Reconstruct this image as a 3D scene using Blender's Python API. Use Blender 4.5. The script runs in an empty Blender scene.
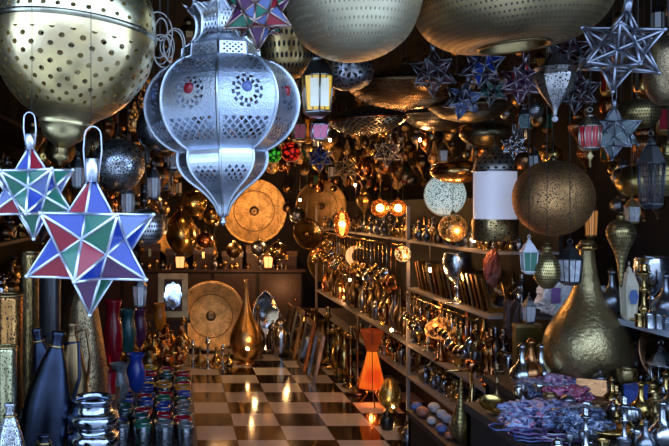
import bpy, math, random
from mathutils import Vector, Matrix
R = random.Random(7)
PI = math.pi
S = bpy.context.scene
C = S.collection
F, HX, HY, EYE = 770.0, 176.0, 206.0, 1.45

def P(px, py, Y):
    return Vector(((px-HX)/F*Y, Y, EYE-(py-HY)/F*Y))
def W(px, Y): return px/F*Y
CEIL = 2.7

# ------------------------------------------------------------------ node helper
class E:
    def __init__(s, nt, sock): s.nt = nt; s.s = sock
    def m(s, op, b=None, c=None):
        n = s.nt.nodes.new('ShaderNodeMath'); n.operation = op
        s.nt.links.new(s.s, n.inputs[0])
        for i, v in ((1, b), (2, c)):
            if v is None: continue
            if isinstance(v, E): s.nt.links.new(v.s, n.inputs[i])
            else: n.inputs[i].default_value = v
        return E(s.nt, n.outputs[0])
    def __add__(s, o): return s.m('ADD', o)
    def __sub__(s, o): return s.m('SUBTRACT', o)
    def __mul__(s, o): return s.m('MULTIPLY', o)
    def lt(s, o): return s.m('LESS_THAN', o)
    def gt(s, o): return s.m('GREATER_THAN', o)
    def fl(s): return s.m('FLOOR')
    def fr(s): return s.m('FRACT')
    def ab(s): return s.m('ABSOLUTE')
    def mx(s, o): return s.m('MAXIMUM', o)
    def mn(s, o): return s.m('MINIMUM', o)

def newmat(name):
    m = bpy.data.materials.new(name); m.use_nodes = True
    nt = m.node_tree; nt.nodes.clear()
    out = nt.nodes.new('ShaderNodeOutputMaterial')
    b = nt.nodes.new('ShaderNodeBsdfPrincipled')
    nt.links.new(b.outputs[0], out.inputs[0])
    return m, nt, b, out
def uvs(nt):
    t = nt.nodes.new('ShaderNodeTexCoord'); s = nt.nodes.new('ShaderNodeSeparateXYZ')
    nt.links.new(t.outputs['UV'], s.inputs[0])
    return E(nt, s.outputs[0]), E(nt, s.outputs[1]), t
def holes(u, v, N, M, r, asp=1.0):
    b = v*M; a = u*N + (b.fl()*0.5)
    x = a.fr()-0.5; y = (b.fr()-0.5)*asp
    return (x*x+y*y).lt(r*r)
def lattice(u, v, N, M, t):
    a = (u*N+v*M).fr()-0.5; b = (u*N-v*M).fr()-0.5
    return a.ab().mx(b.ab()).lt(0.5-t)
def voro(nt, t, sx, sy, thr, coord='UV'):
    mp = nt.nodes.new('ShaderNodeMapping'); mp.inputs['Scale'].default_value = (sx, sy, sx)
    nt.links.new(t.outputs[coord], mp.inputs[0])
    v = nt.nodes.new('ShaderNodeTexVoronoi'); v.feature = 'DISTANCE_TO_EDGE'; v.inputs['Scale'].default_value = 1
    nt.links.new(mp.outputs[0], v.inputs['Vector'])
    return E(nt, v.outputs[0]).gt(thr)
MC = {}
def metal(name, col, rough=.28, pat=None, clear=False, bump=.25, bs=60, dark=(.012, .009, .007), col2=None):
    if name in MC: return MC[name]
    m, nt, b, out = newmat(name)
    t = nt.nodes.new('ShaderNodeTexCoord')
    n = nt.nodes.new('ShaderNodeTexNoise'); n.inputs['Scale'].default_value = 9; n.inputs['Detail'].default_value = 5
    nt.links.new(t.outputs['Object'], n.inputs['Vector'])
    mix = nt.nodes.new('ShaderNodeMix'); mix.data_type = 'RGBA'
    c2 = col2 or tuple(c*.55 for c in col)
    mix.inputs[6].default_value = (*c2, 1); mix.inputs[7].default_value = (*col, 1)
    rr = nt.nodes.new('ShaderNodeMapRange'); rr.inputs[1].default_value = .35; rr.inputs[2].default_value = .6
    nt.links.new(n.outputs[0], rr.inputs[0]); nt.links.new(rr.outputs[0], mix.inputs[0])
    b.inputs['Metallic'].default_value = 1; b.inputs['Roughness'].default_value = rough
    colout = mix.outputs[2]
    n2 = nt.nodes.new('ShaderNodeTexNoise'); n2.inputs['Scale'].default_value = bs; n2.inputs['Detail'].default_value = 2
    nt.links.new(t.outputs['Object'], n2.inputs['Vector'])
    h = E(nt, n2.outputs[0])
    if pat:
        u, v, tc = uvs(nt)
        mask = pat(nt, u, v, tc)
        if clear:
            tr = nt.nodes.new('ShaderNodeBsdfTransparent'); ms = nt.nodes.new('ShaderNodeMixShader')
            nt.links.new(mask.s, ms.inputs[0]); nt.links.new(b.outputs[0], ms.inputs[1]); nt.links.new(tr.outputs[0], ms.inputs[2])
            nt.links.new(ms.outputs[0], out.inputs[0])
        else:
            m2 = nt.nodes.new('ShaderNodeMix'); m2.data_type = 'RGBA'
            nt.links.new(mask.s, m2.inputs[0]); nt.links.new(colout, m2.inputs[6]); m2.inputs[7].default_value = (*dark, 1)
            colout = m2.outputs[2]
            ro = mask*(.8-rough)+rough
            nt.links.new(ro.s, b.inputs['Roughness'])
            nt.links.new((mask*-1+1).s, b.inputs['Metallic'])
        h = h - mask*0.6
    bp = nt.nodes.new('ShaderNodeBump'); bp.inputs['Strength'].default_value = bump; bp.inputs['Distance'].default_value = .004
    nt.links.new(h.s, bp.inputs['Height']); nt.links.new(bp.outputs[0], b.inputs['Normal'])
    nt.links.new(colout, b.inputs['Base Color'])
    MC[name] = m; return m
def plain(name, col, rough=.5, metallic=0, emit=None, es=0, trans=0, coat=0, noise=0.0, ns=8, alpha=1, bump=0):
    if name in MC: return MC[name]
    m, nt, b, out = newmat(name)
    b.inputs['Base Color'].default_value = (*col, 1); b.inputs['Roughness'].default_value = rough
    b.inputs['Metallic'].default_value = metallic; b.inputs['Transmission Weight'].default_value = trans
    b.inputs['Coat Weight'].default_value = coat; b.inputs['Alpha'].default_value = alpha
    if emit: b.inputs['Emission Color'].default_value = (*emit, 1); b.inputs['Emission Strength'].default_value = es
    if noise:
        t = nt.nodes.new('ShaderNodeTexCoord'); n = nt.nodes.new('ShaderNodeTexNoise'); n.inputs['Scale'].default_value = ns; n.inputs['Detail'].default_value = 4
        nt.links.new(t.outputs['Object'], n.inputs['Vector'])
        mx = nt.nodes.new('ShaderNodeMix'); mx.data_type = 'RGBA'
        mx.inputs[6].default_value = (*[c*(1-noise) for c in col], 1); mx.inputs[7].default_value = (*[min(1, c*(1+noise)) for c in col], 1)
        nt.links.new(n.outputs[0], mx.inputs[0]); nt.links.new(mx.outputs[2], b.inputs['Base Color'])
        if bump:
            bp = nt.nodes.new('ShaderNodeBump'); bp.inputs['Strength'].default_value = bump; bp.inputs['Distance'].default_value = .01
            nt.links.new(n.outputs[0], bp.inputs['Height']); nt.links.new(bp.outputs[0], b.inputs['Normal'])
    MC[name] = m; return m

BR = (.74, .50, .19); GO = (.80, .52, .16); CU = (.68, .28, .10); SI = (.72, .76, .82); BZ = (.30, .19, .09); DK = (.06, .055, .055)
V = lambda sx, sy, th: (lambda nt, u, v, t: voro(nt, t, sx, sy, th))
D = lambda N, M, r, a=1.: (lambda nt, u, v, t: holes(u, v, N, M, r, a))
L = lambda N, M, t_: (lambda nt, u, v, t: lattice(u, v, N, M, t_))
brass = metal('brass polished', BR, .2, bump=.15)
brass_dull = metal('brass worn', (.5, .36, .16), .38, bump=.3)
gold = metal('gold toned metal', GO, .22)
copper = metal('copper', CU, .25)
silver = metal('silver metal', SI, .2, bump=.1)
silver_dark = metal('tarnished silver', (.35, .37, .42), .3)
bronze = metal('dark bronze', BZ, .35)
black = plain('black lacquered metal', (.012, .012, .014), .35, coat=.4)
brass_eng = metal('engraved brass', BR, .28, V(60, 24, .16), bump=.4)
brass_fil = metal('cut brass filigree', (.68, .47, .2), .3, V(46, 20, .2), bump=.4)
bronze_fil = metal('dark cut bronze filigree', (.42, .3, .16), .35, V(90, 56, .17), bump=.4)
silver_fil = metal('silver filigree', (.66, .7, .76), .26, V(80, 40, .14), bump=.4)
copper_fil = metal('copper filigree', (.55, .25, .1), .3, V(40, 20, .2), bump=.4)
silver_dots = metal('dotted silver', (.5, .5, .52), .3, D(44, 12, .3), bump=.3)
gold_dots = metal('dotted gold', (.7, .48, .2), .3, D(40, 12, .28), bump=.3)
wood = plain('carved brown wood', (.028, .011, .006), .6, coat=0, noise=.5, ns=40, bump=.4)
wood_dark = plain('dark stained wood', (.005, .003, .0025), .75, coat=0, noise=.4, ns=20)
shelf_m = plain('pale grey shelf board', (.24, .22, .22), .5, noise=.1)
cream = plain('cream painted metal', (.7, .62, .45), .4)
pearl = plain('frosted white glass', (.8, .82, .86), .35, trans=.35)
mirror = metal('mirror glass', (.85, .87, .9), .04, bump=.02)
cord = plain('dark wire', (.08, .075, .07), .4, metallic=.8)
def glass(name, col, tr=.35, rough=.22): return plain(name, col, rough, trans=tr, coat=.15, noise=.25, ns=14)
g_blue = glass('cobalt blue glass', (.02, .06, .42)); g_green = glass('green glass', (.03, .2, .12)); g_red = glass('ruby red glass', (.42, .015, .035))
g_pale = glass('pale blue frosted glass', (.16, .22, .48)); g_teal = glass('teal glass', (.02, .11, .12)); g_clear = glass('clear grey glass', (.32, .36, .4), .7)
g_amber = glass('amber glass', (.6, .25, .03)); g_yellow = glass('yellow glass', (.75, .5, .04)); g_violet = glass('violet glass', (.12, .03, .12))
def glow(name, col, es, base=None): return plain(name, base or col, .4, emit=col, es=es)
bulb_m = glow('lit bulb', (1, .62, .25), 45)
bulb_w = glow('white lit bulb', (1, .88, .7), 60)

# ------------------------------------------------------------------ mesh builder
class G:
    def __init__(s): s.v = []; s.f = []; s.uv = []; s.mi = []; s.sm = []
    def face(s, idx, uv=None, mi=0, sm=False):
        s.f.append(idx); s.uv.append(uv or [(0, 0)]*len(idx)); s.mi.append(mi); s.sm.append(sm)
    def lathe(s, prof, seg=28, M=None, mi=0, sm=True, rot=0, sx=1, sy=1):
        b = len(s.v); M = M or Matrix()
        ln = [0]
        for i in range(1, len(prof)): ln.append(ln[-1]+math.hypot(prof[i][0]-prof[i-1][0], prof[i][1]-prof[i-1][1]))
        T = ln[-1] or 1
        for r, z in prof:
            for k in range(seg):
                a = rot+2*PI*k/seg
                s.v.append(tuple(M@Vector((max(r, 1e-5)*math.cos(a)*sx, max(r, 1e-5)*math.sin(a)*sy, z))))
        for i in range(len(prof)-1):
            for k in range(seg):
                k2 = (k+1) % seg
                s.face((b+i*seg+k, b+i*seg+k2, b+(i+1)*seg+k2, b+(i+1)*seg+k),
                       [(k/seg, ln[i]/T), ((k+1)/seg, ln[i]/T), ((k+1)/seg, ln[i+1]/T), (k/seg, ln[i+1]/T)], mi, sm)
        return s
    def tube(s, pts, r, seg=6, mi=0, closed=False, sm=True):
        pts = [Vector(p) for p in pts]; n = len(pts); b = len(s.v)
        rs = r if isinstance(r, (list, tuple)) else [r]*n
        up = None
        for i, p in enumerate(pts):
            if closed: d = pts[(i+1) % n]-pts[i-1]
            else: d = pts[min(i+1, n-1)]-pts[max(i-1, 0)]
            d = d.normalized() if d.length > 1e-9 else Vector((0, 0, 1))
            if up is None: up = d.orthogonal().normalized()
            up = (up-d*up.dot(d)); up = up.normalized() if up.length > 1e-6 else d.orthogonal().normalized()
            w = d.cross(up)
            for k in range(seg):
                a = 2*PI*k/seg; s.v.append(tuple(p+(up*math.cos(a)+w*math.sin(a))*rs[i]))
        m = n if closed else n-1
        for i in range(m):
            j = (i+1) % n
            for k in range(seg):
                k2 = (k+1) % seg
                s.face((b+i*seg+k, b+i*seg+k2, b+j*seg+k2, b+j*seg+k), [(k/seg, i/m), ((k+1)/seg, i/m), ((k+1)/seg, (i+1)/m), (k/seg, (i+1)/m)], mi, sm)
        if not closed:
            s.face(tuple(b+k for k in range(seg))[::-1], None, mi); s.face(tuple(b+(n-1)*seg+k for k in range(seg)), None, mi)
        return s
    def box(s, x0, x1, y0, y1, z0, z1, M=None, mi=0):
        M = M or Matrix(); b = len(s.v)
        for x in (x0, x1):
            for y in (y0, y1):
                for z in (z0, z1): s.v.append(tuple(M@Vector((x, y, z))))
        for q in ((0, 1, 3, 2), (4, 6, 7, 5), (0, 4, 5, 1), (2, 3, 7, 6), (0, 2, 6, 4), (1, 5, 7, 3)):
            s.face(tuple(b+i for i in q), [(0, 0), (1, 0), (1, 1), (0, 1)], mi)
        return s
    def ball(s, c, r, seg=12, M=None, mi=0, sz=1):
        p = [(r*math.sin(PI*i/(seg//2+2)), -r*sz*math.cos(PI*i/(seg//2+2))) for i in range(seg//2+3)]
        T = Matrix.Translation(c); return s.lathe(p, seg, (M@T) if M else T, mi)
    def torus(s, c, r, t, seg=24, M=None, mi=0, ts=6):
        M = M or Matrix(); c = Vector(c)
        return s.tube([M@(c+Vector((r*math.cos(2*PI*k/seg), r*math.sin(2*PI*k/seg), 0))) for k in range(seg)], t, ts, mi, True)
    def mesh(s, name, mats):
        me = bpy.data.meshes.new(name); me.from_pydata(s.v, [], s.f)
        ul = me.uv_layers.new(name='UV'); k = 0
        for q in s.uv:
            for t in q: ul.data[k].uv = t; k += 1
        for i, p in enumerate(me.polygons): p.material_index = s.mi[i]; p.use_smooth = s.sm[i]
        for m in (mats if isinstance(mats, (list, tuple)) else [mats]): me.materials.append(m)
        me.update(); return me
def part(name, g, mats, parent, label=None):
    o = bpy.data.objects.new(name, g.mesh(name, mats) if isinstance(g, G) else g); C.objects.link(o)
    if parent: o.parent = parent
    if label: o['label'] = label
    return o
def tag(o, label, cat, group=None):
    o['label'] = label; o['category'] = cat
    if group: o['group'] = group
    return o
def thing(name, label, cat, loc=(0, 0, 0), rot=(0, 0, 0), group=None):
    o = bpy.data.objects.new(name, None); o.empty_display_size = .05; C.objects.link(o); o.location = loc; o.rotation_euler = rot
    return tag(o, label, cat, group)
def single(name, label, cat, g, mats, loc=(0, 0, 0), rot=(0, 0, 0), group=None):
    o = part(name, g, mats, None); o.location = loc; o.rotation_euler = rot
    return tag(o, label, cat, group)
def struct(name, g, m):
    o = part(name, g, m, None); o['kind'] = 'structure'; return o
def copy_tree(o, parent=None):
    c = o.copy(); C.objects.link(c)
    if parent: c.parent = parent
    for ch in [x for x in KIDS.get(o.name, [])]: copy_tree(ch, c)
    return c
KIDS = {}
def scan_kids(root):
    KIDS[root.name] = list(root.children)
    for ch in root.children: scan_kids(ch)
def lamp(loc, power, col=(1, .5, .2), rad=.03):
    l = bpy.data.lights.new('bulb_and_fill_light', 'POINT'); l.energy = power*.3; l.color = col; l.shadow_soft_size = rad
    o = bpy.data.objects.new('bulb_and_fill_light', l); C.objects.link(o); o.location = loc; return o
CEILM = cord
def chain(parent, top, r=.0016, name='hanging_wire', links=False):
    """wire from local z=top up to the ceiling"""
    g = G(); z1 = CEIL-parent.location.z
    g.tube([(0, 0, top), (0, 0, z1)], r, 5)
    if links:
        z = top; k = 0
        while z < min(z1-.03, top+.6):
            Mx = Matrix.Translation((0, 0, z+.012))@Matrix.Rotation(PI/2*(k % 2), 4, 'Z')@Matrix.Rotation(PI/2, 4, 'X')
            g.torus((0, 0, 0), .009, .0022, 10, Mx, ts=5); z += .017; k += 1
    o = part(name, g, cord, parent)
    # keep wire vertical even when the thing is tilted
    if tuple(parent.rotation_euler) != (0, 0, 0):
        o.matrix_local = parent.rotation_euler.to_matrix().inverted().to_4x4()
    return o

# ------------------------------------------------------------------ setting
fm, nt, b, out = newmat('black and white checker tiles')
t = nt.nodes.new('ShaderNodeTexCoord'); sp = nt.nodes.new('ShaderNodeSeparateXYZ'); nt.links.new(t.outputs['Object'], sp.inputs[0])
TS = .306
x = (E(nt, sp.outputs[0])-.379)*(1/TS); y = (E(nt, sp.outputs[1])-4.77)*(1/TS)
par = ((x.fl()+y.fl())*.5).fr().gt(.25)        # 1 = odd
gr = (x.fr()-.5).ab().mx((y.fr()-.5).ab()).gt(.491)
n = nt.nodes.new('ShaderNodeTexNoise'); n.inputs['Scale'].default_value = 3; n.inputs['Detail'].default_value = 6
nt.links.new(t.outputs['Object'], n.inputs['Vector'])
mw = nt.nodes.new('ShaderNodeMix'); mw.data_type = 'RGBA'; mw.inputs[6].default_value = (.34, .32, .33, 1); mw.inputs[7].default_value = (.5, .47, .48, 1)
nt.links.new(n.outputs[0], mw.inputs[0])
mb_ = nt.nodes.new('ShaderNodeMix'); mb_.data_type = 'RGBA'; mb_.inputs[6].default_value = (.012, .006, .005, 1); nt.links.new(mw.outputs[2], mb_.inputs[7]); nt.links.new(par.s, mb_.inputs[0])
mg = nt.nodes.new('ShaderNodeMix'); mg.data_type = 'RGBA'; nt.links.new(mb_.outputs[2], mg.inputs[6]); mg.inputs[7].default_value = (.04, .03, .025, 1); nt.links.new(gr.s, mg.inputs[0])
nt.links.new(mg.outputs[2], b.inputs['Base Color'])
b.inputs['Specular IOR Level'].default_value = .3
ro = E(nt, n.outputs[0])*.14+.05; nt.links.new(ro.s, b.inputs['Roughness'])
bp = nt.nodes.new('ShaderNodeBump'); bp.inputs['Strength'].default_value = .07; bp.inputs['Distance'].default_value = .01
nt.links.new((E(nt, n.outputs[0])-gr*.3).s, bp.inputs['Height']); nt.links.new(bp.outputs[0], b.inputs['Normal'])
XL, XR, YB, YF = -1.35, 2.35, 9.0, 1.5
struct('floor', G().box(XL-.1, XR+.1, YF, YB, -.1, 0), fm)
struct('floor_street', G().box(-6, 7, -5, YF, -.1, 0), plain('pale street paving', (.42, .40, .37), .7, noise=.2, ns=3))
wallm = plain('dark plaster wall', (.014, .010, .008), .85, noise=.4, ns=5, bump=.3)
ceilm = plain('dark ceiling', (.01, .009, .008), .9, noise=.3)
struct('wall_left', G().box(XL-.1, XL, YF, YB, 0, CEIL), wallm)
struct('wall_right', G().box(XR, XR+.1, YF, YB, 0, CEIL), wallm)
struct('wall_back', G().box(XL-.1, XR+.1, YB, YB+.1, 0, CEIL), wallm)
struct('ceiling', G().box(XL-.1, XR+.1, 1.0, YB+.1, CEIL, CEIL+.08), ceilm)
struct('wall_street', G().box(-6, 7, -5.1, -5, 0, 3.4), plain('street plaster', (.55, .50, .44), .9, noise=.3))

# ------------------------------------------------------------------ profiles (unit height, r relative to height)
def sph(r, n=14, z0=0, sz=1, a0=0, a1=PI): return [(r*math.sin(a0+(a1-a0)*i/n), z0-r*sz*math.cos(a0+(a1-a0)*i/n)) for i in range(n+1)]
def sc(p, h): return [(r*h, z*h) for r, z in p]
def smooth(p, n=3):
    out = []
    for i in range(len(p)-1):
        p0 = p[max(i-1, 0)]; p1 = p[i]; p2 = p[i+1]; p3 = p[min(i+2, len(p)-1)]
        for k in range(n):
            t = k/n
            f = lambda a, b_, c, d: .5*((2*b_)+(-a+c)*t+(2*a-5*b_+4*c-d)*t*t+(-a+3*b_-3*c+d)*t**3)
            out.append((max(0, f(p0[0], p1[0], p2[0], p3[0])), f(p0[1], p1[1], p2[1], p3[1])))
    out.append(p[-1]); return out
PR = dict(
 candlestick=[(0, 0), (.22, 0), (.22, .03), (.1, .08), (.05, .14), (.09, .22), (.04, .3), (.035, .5), (.08, .56), (.04, .62), (.05, .78), (.12, .84), (.1, .86), (.06, .9), (.06, 1), (.04, 1), (.04, .9), (0, .9)],
 goblet=[(0, 0), (.24, 0), (.22, .03), (.06, .08), (.04, .25), (.07, .32), (.04, .38), (.15, .48), (.25, .62), (.28, .82), (.26, 1), (.24, 1), (.25, .8), (.2, .6), (0, .5)],
 bottle=[(0, 0), (.16, 0), (.17, .04), (.1, .07), (.2, .16), (.25, .32), (.2, .45), (.1, .56), (.06, .7), (.05, .85), (.08, .9), (.05, .94), (.02, .97), (0, 1)],
 vase=[(0, 0), (.18, 0), (.16, .05), (.24, .2), (.29, .4), (.25, .6), (.14, .76), (.11, .88), (.17, 1), (.15, 1), (.09, .88), (.1, .74), (0, .7)],
 jar=[(0, 0), (.26, 0), (.3, .1), (.34, .35), (.3, .6), (.2, .7), (.2, .74), (.24, .75), (.18, .85), (.06, .92), (.04, .95), (.06, .98), (0, 1)],
 bowl=[(0, 0), (.35, 0), (.3, .08), (.7, .45), (.95, .9), (1, 1), (.93, .95), (.65, .5), (0, .2)],
 cup=[(0, 0), (.36, 0), (.38, .06), (.36, .5), (.42, .96), (.42, 1), (.38, 1), (.34, .5), (.33, .1), (0, .1)],
)
def L_on(name, label, cat, kind, h, mats, loc, group=None, seg=20, rot=0):
    return single(name, label, cat, G().lathe(smooth(sc(PR[kind], h), 2), seg), mats, loc, (0, 0, rot), group)

# ------------------------------------------------------------------ big hanging lamps
def lampthing(name, label, px, py, Y, rot=(0, 0, 0), cat='lamp', group=None):
    return thing(name, label, cat, P(px, py, Y), rot, group)

# A: big perforated brass globe, upper left
Y = 1.7; u = Y/F
t = lampthing('brass_globe_lamp', 'huge perforated brass globe lamp with a raised seam, filling the upper left corner', 76, 32, Y, (0, math.radians(7), 0))
def brasspat(nt, u, v, tc): return holes(u, v, 30, 13, .2, .8)
m_up = metal('brass dome with drop holes', (.96, .84, .48), .26, lambda nt, u, v, t: holes(u, v, 36, 10, .17, 1.0), clear=True, bump=.25, bs=25, col2=(.74, .66, .42))
m_lo = metal('brass bowl with drop holes', (.97, .72, .3), .28, lambda nt, u, v, t: holes(u, v, 26, 12, .15, .5)*v.gt(.13)*v.lt(.9), clear=True, bump=.4, bs=28, col2=(.66, .5, .28))
r = 80*u
part('upper_dome', G().lathe([(r*math.cos(a), 2*u+r*.95*math.sin(a)) for a in [PI/2*i/16 for i in range(16)]]+[(r*.1, r*.98)], 64), m_up, t)
lo = smooth([(r, -1*u), (r*1.005, -14*u), (r*.98, -30*u), (r*.9, -46*u), (r*.78, -61*u), (r*.61, -75*u), (r*.5, -81*u)], 4)
part('lower_bowl', G().lathe(lo, 64), m_lo, t)
part('seam_band', G().lathe([(r*.99, 4*u), (r*1.025, 2*u), (r*1.025, -1*u), (r*.99, -3*u)], 64), metal('brass seam', (.6, .55, .38), .25), t)
part('neck', G().lathe(smooth([(r*.5, -81*u), (r*.38, -87*u), (r*.33, -91*u), (r*.34, -93*u), (r*.29, -97*u), (r*.27, -103*u), (r*.22, -108*u), (r*.13, -113*u), (r*.06, -117*u)], 2), 48), metal('brass neck', (.75, .6, .3), .3), t)
part('finial', G().lathe([(.06*r, -116*u), (.06*r, -122*u), (.1*r, -124*u), (.1*r, -128*u), (.05*r, -130*u), (.02*r, -134*u), (0, -135*u)], 16), brass_dull, t)
chain(t, r*.95, .003, links=True)

# B: silver faceted lantern
Y = 2.0; u = Y/F
t = lampthing('silver_lantern', 'large silver eight-sided filigree lantern with gems and a scalloped crown', 221, 100, Y, (0, math.radians(-1), 0))
def silverpat(nt, U, V_, tc):
    a = (U*8).fr(); inner = (a-.5).ab().lt(.41)
    lat = lattice(a, V_, 7, 13, .15)
    z1 = V_.gt(.06)*V_.lt(.24); z2 = V_.gt(.64)*V_.lt(.86)
    lat = lat*(z1+z2)*inner
    dx = (a-.5)*1.0; dy = (V_-.43)*1.9
    d = (dx*dx+dy*dy).m('SQRT')
    ang = dy.m('ARCTAN2', dx)
    pet = (ang*12).m('SINE').gt(-.2)*d.gt(.13)*d.lt(.2)
    pet2 = (ang*12).m('SINE').lt(.1)*d.gt(.215)*d.lt(.265)
    return lat.mx(pet).mx(pet2)
m_sil = metal('cut silver panels', (.68, .75, .88), .36, silverpat, clear=True, bump=.5, bs=260, col2=(.52, .6, .76))
m_lat = metal('silver lattice', (.7, .77, .9), .3, lambda nt, U, V_, tc: lattice((U*8).fr(), V_, 5, 9, .2)*((U*8).fr()-.5).ab().lt(.36)*V_.gt(.19)*V_.lt(.45), clear=True, bump=.1, col2=(.74, .8, .9))
m_lat2 = metal('silver lattice small', (.8, .85, .93), .3, lambda nt, U, V_, tc: lattice((U*8).fr(), V_, 5, 5, .22)*((U*8).fr()-.5).ab().lt(.36)*V_.gt(.2)*V_.lt(.75), clear=True, bump=.2)
msil = metal('bright silver', (.85, .9, .97), .3, bump=.12)
rt = math.radians(-90-6)
def sec(prof, name, mat, ribs=True, rr=1.6):
    p = [(a*u, (100-b_)*u) for a, b_ in prof]
    part(name, G().lathe(p, 8, rot=rt, sm=False), mat, t)
    if ribs:
        for k in range(8):
            g = G(); a = rt+2*PI*k/8; g.tube([(r_*1.005*math.cos(a), r_*1.005*math.sin(a), z) for r_, z in p], rr*u, 6)
            part('rib_edging', g, msil, t)
body = smooth([(48, 63), (60, 70), (71, 83), (76.5, 100), (75, 117), (67, 134), (54, 146), (44, 151)], 3)
sec(body, 'lantern_body', m_sil, True, 1.8)
low = smooth([(44, 151), (45, 156), (44.5, 164), (41, 172), (34, 180), (25, 187), (17, 194), (11, 201), (7, 207), (4, 216)], 2)
sec(low, 'lower_cone', m_lat, True, 1.4)
sec([(35, 46), (38, 48), (39, 60), (46, 63)], 'collar_band', m_lat2, True, 1.4)
sec(smooth([(32, 8), (25, 16), (23, 25), (25, 36), (30, 43), (35, 46)], 3), 'crown', m_lat2, True, 1.6)
g = G()
for k in range(8):    # pointed crown petals
    a0 = rt+2*PI*k/8; a1 = a0+PI/4; am = (a0+a1)/2
    pts = [(33*u*math.cos(a0), 33*u*math.sin(a0), 94*u), (31*u*math.cos(a0*.75+a1*.25), 31*u*math.sin(a0*.75+a1*.25), 91*u), (27*u*math.cos(am), 27*u*math.sin(am), 84*u), (31*u*math.cos(a0*.25+a1*.75), 31*u*math.sin(a0*.25+a1*.75), 91*u), (33*u*math.cos(a1), 33*u*math.sin(a1), 94*u)]
    g.tube(pts, 1.2*u, 5)
    g.tube([(33*u*math.cos(a0), 33*u*math.sin(a0), 94*u), (37*u*math.cos(a0), 37*u*math.sin(a0), 98*u)], [1.6*u, .3*u], 5)
part('crown_trim', g, msil, t)
part('inner_dome', G().lathe(sph(21*u, 10, 80*u, 1.0, PI/2, PI), 24), msil, t)
part('finial', G().lathe(smooth([(4*u, -116*u), (2*u, -119*u), (3.5*u, -122*u), (0, -126*u)], 3), 12), msil, t)
for k in range(8):
    a = rt+2*PI*(k+.5)/8; rr_ = 76*u*math.cos(PI/8)
    gm = (g_blue, g_red, g_pale, g_green)[(k) % 4] if k not in (0, 7) else (g_pale if k == 0 else g_red)
    mt = Matrix.Translation((rr_*math.cos(a), rr_*math.sin(a), 3*u))@Matrix.Rotation(a, 4, 'Z')@Matrix.Rotation(PI/2, 4, 'Y')
    part('gem', G().lathe([(5.2*u, -1*u), (5.2*u, .5*u), (3.5*u, 2*u), (0, 2.6*u)], 16, mt), gm, t)
g = G(); g.tube([(math.cos(q)*9*u, 0, 100*u+math.sin(q)*12*u) for q in [PI*i/10 for i in range(11)]], 1*u, 6)
part('handle', g, msil, t); chain(t, 110*u, .0025)

t = thing('cord_tangle', 'tangle of pale looping cords hanging between the brass globe and silver lantern', 'cords', P(168, 32, 2.3))
for k in range(7):
    a0 = R.uniform(0, 6.28); cx, cz, r_ = R.uniform(-.03, .03), R.uniform(-.06, .04), R.uniform(.03, .07)
    part('cord_loop', G().tube([(cx+r_*.6*math.cos(q+a0), R.uniform(-.002, .002)+.012*math.sin(2*q+k), cz+r_*math.sin(q+a0)) for q in [2*PI*i/22 for i in range(22)]], .0022, 5, closed=True), plain('pale cord', (.45, .42, .38), .6), t)
chain(t, .02)
# stars -------------------------------------------------------------
def star_geo(R_):
    tips = [Vector((0, 0, 1)), Vector((0, 0, -1))]
    z = 1/math.sqrt(5); r_ = 2*z
    tips += [Vector((r_*math.cos(2*PI*k/5), r_*math.sin(2*PI*k/5), z)) for k in range(5)]
    tips += [Vector((r_*math.cos(2*PI*(k+.5)/5), r_*math.sin(2*PI*(k+.5)/5), -z)) for k in range(5)]
    e = 1.06; ds = []
    for i in range(12):
        for j in range(i+1, 12):
            if (tips[i]-tips[j]).length > e: continue
            for k in range(j+1, 12):
                if (tips[i]-tips[k]).length < e and (tips[j]-tips[k]).length < e: ds.append(((i, j, k), (tips[i]+tips[j]+tips[k]).normalized()/1.777))
    return tips, ds
TIPS, DS = star_geo(1)
def star(label, px, py, Y, Rpx, rot, frame_m, glasses, name='star_lantern', thick=.0028, group=None, capc=None, loop=True, loc=None, seg=5):
    R_ = Rpx*Y/F
    t = thing(name, label, 'star lantern', loc or P(px, py, Y), rot, group)
    gg = G(); fg = G(); rnd = random.Random(int(px*7+py))
    done = set()
    for i, tp in enumerate(TIPS):
        ring = [k for k, (tr, d) in enumerate(DS) if i in tr]
        ax = tp; e1 = ax.orthogonal().normalized(); e2 = ax.cross(e1)
        ring.sort(key=lambda k: math.atan2(DS[k][1].dot(e2), DS[k][1].dot(e1)))
        for q in range(5):
            a, c = ring[q], ring[(q+1) % 5]
            b0 = len(gg.v); gg.v += [tuple(tp*R_*.985), tuple(DS[a][1]*R_*.985), tuple(DS[c][1]*R_*.985)]
            gg.face((b0, b0+1, b0+2), [(0, 0), (1, 0), (.5, 1)], rnd.randrange(len(glasses)))
            fg.tube([tp*R_, DS[a][1]*R_], thick, seg)
            if (min(a, c), max(a, c)) not in done:
                done.add((min(a, c), max(a, c))); fg.tube([DS[a][1]*R_, DS[c][1]*R_], thick, seg)
        fg.ball(tp*R_, thick*1.5, 8)
    part('glass_panes', gg, glasses, t); part('frame', fg, frame_m, t)
    top = R_
    if loop:
        part('cap', G().lathe([(0, R_*1.24), (R_*.1, R_*1.23), (R_*.1, R_*.9), (R_*.08, R_*.9)], 12), capc or frame_m, t)
        w = R_*.13; z0 = R_*1.1; hh = R_*.62
        pts = [(-w*.75, 0, z0-.1*R_), (-w, 0, z0+.25*R_), (-w*.9, 0, z0+hh*.75)]+[(-math.cos(a)*w*.9, 0, z0+hh*.75+math.sin(a)*w) for a in (.5, 1.1, PI/2, 2.05, 2.6)]+[(w*.9, 0, z0+hh*.75), (w, 0, z0+.25*R_), (w*.75, 0, z0-.1*R_)]
        part('hanging_loop', G().tube(pts, max(thick*.5, .001), 6), frame_m, t); top = z0+hh
    chain(t, top, .0006)
    return t
sf = metal('star silver solder', (.85, .89, .96), .34, bump=.2, col2=(.6, .66, .78))
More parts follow.
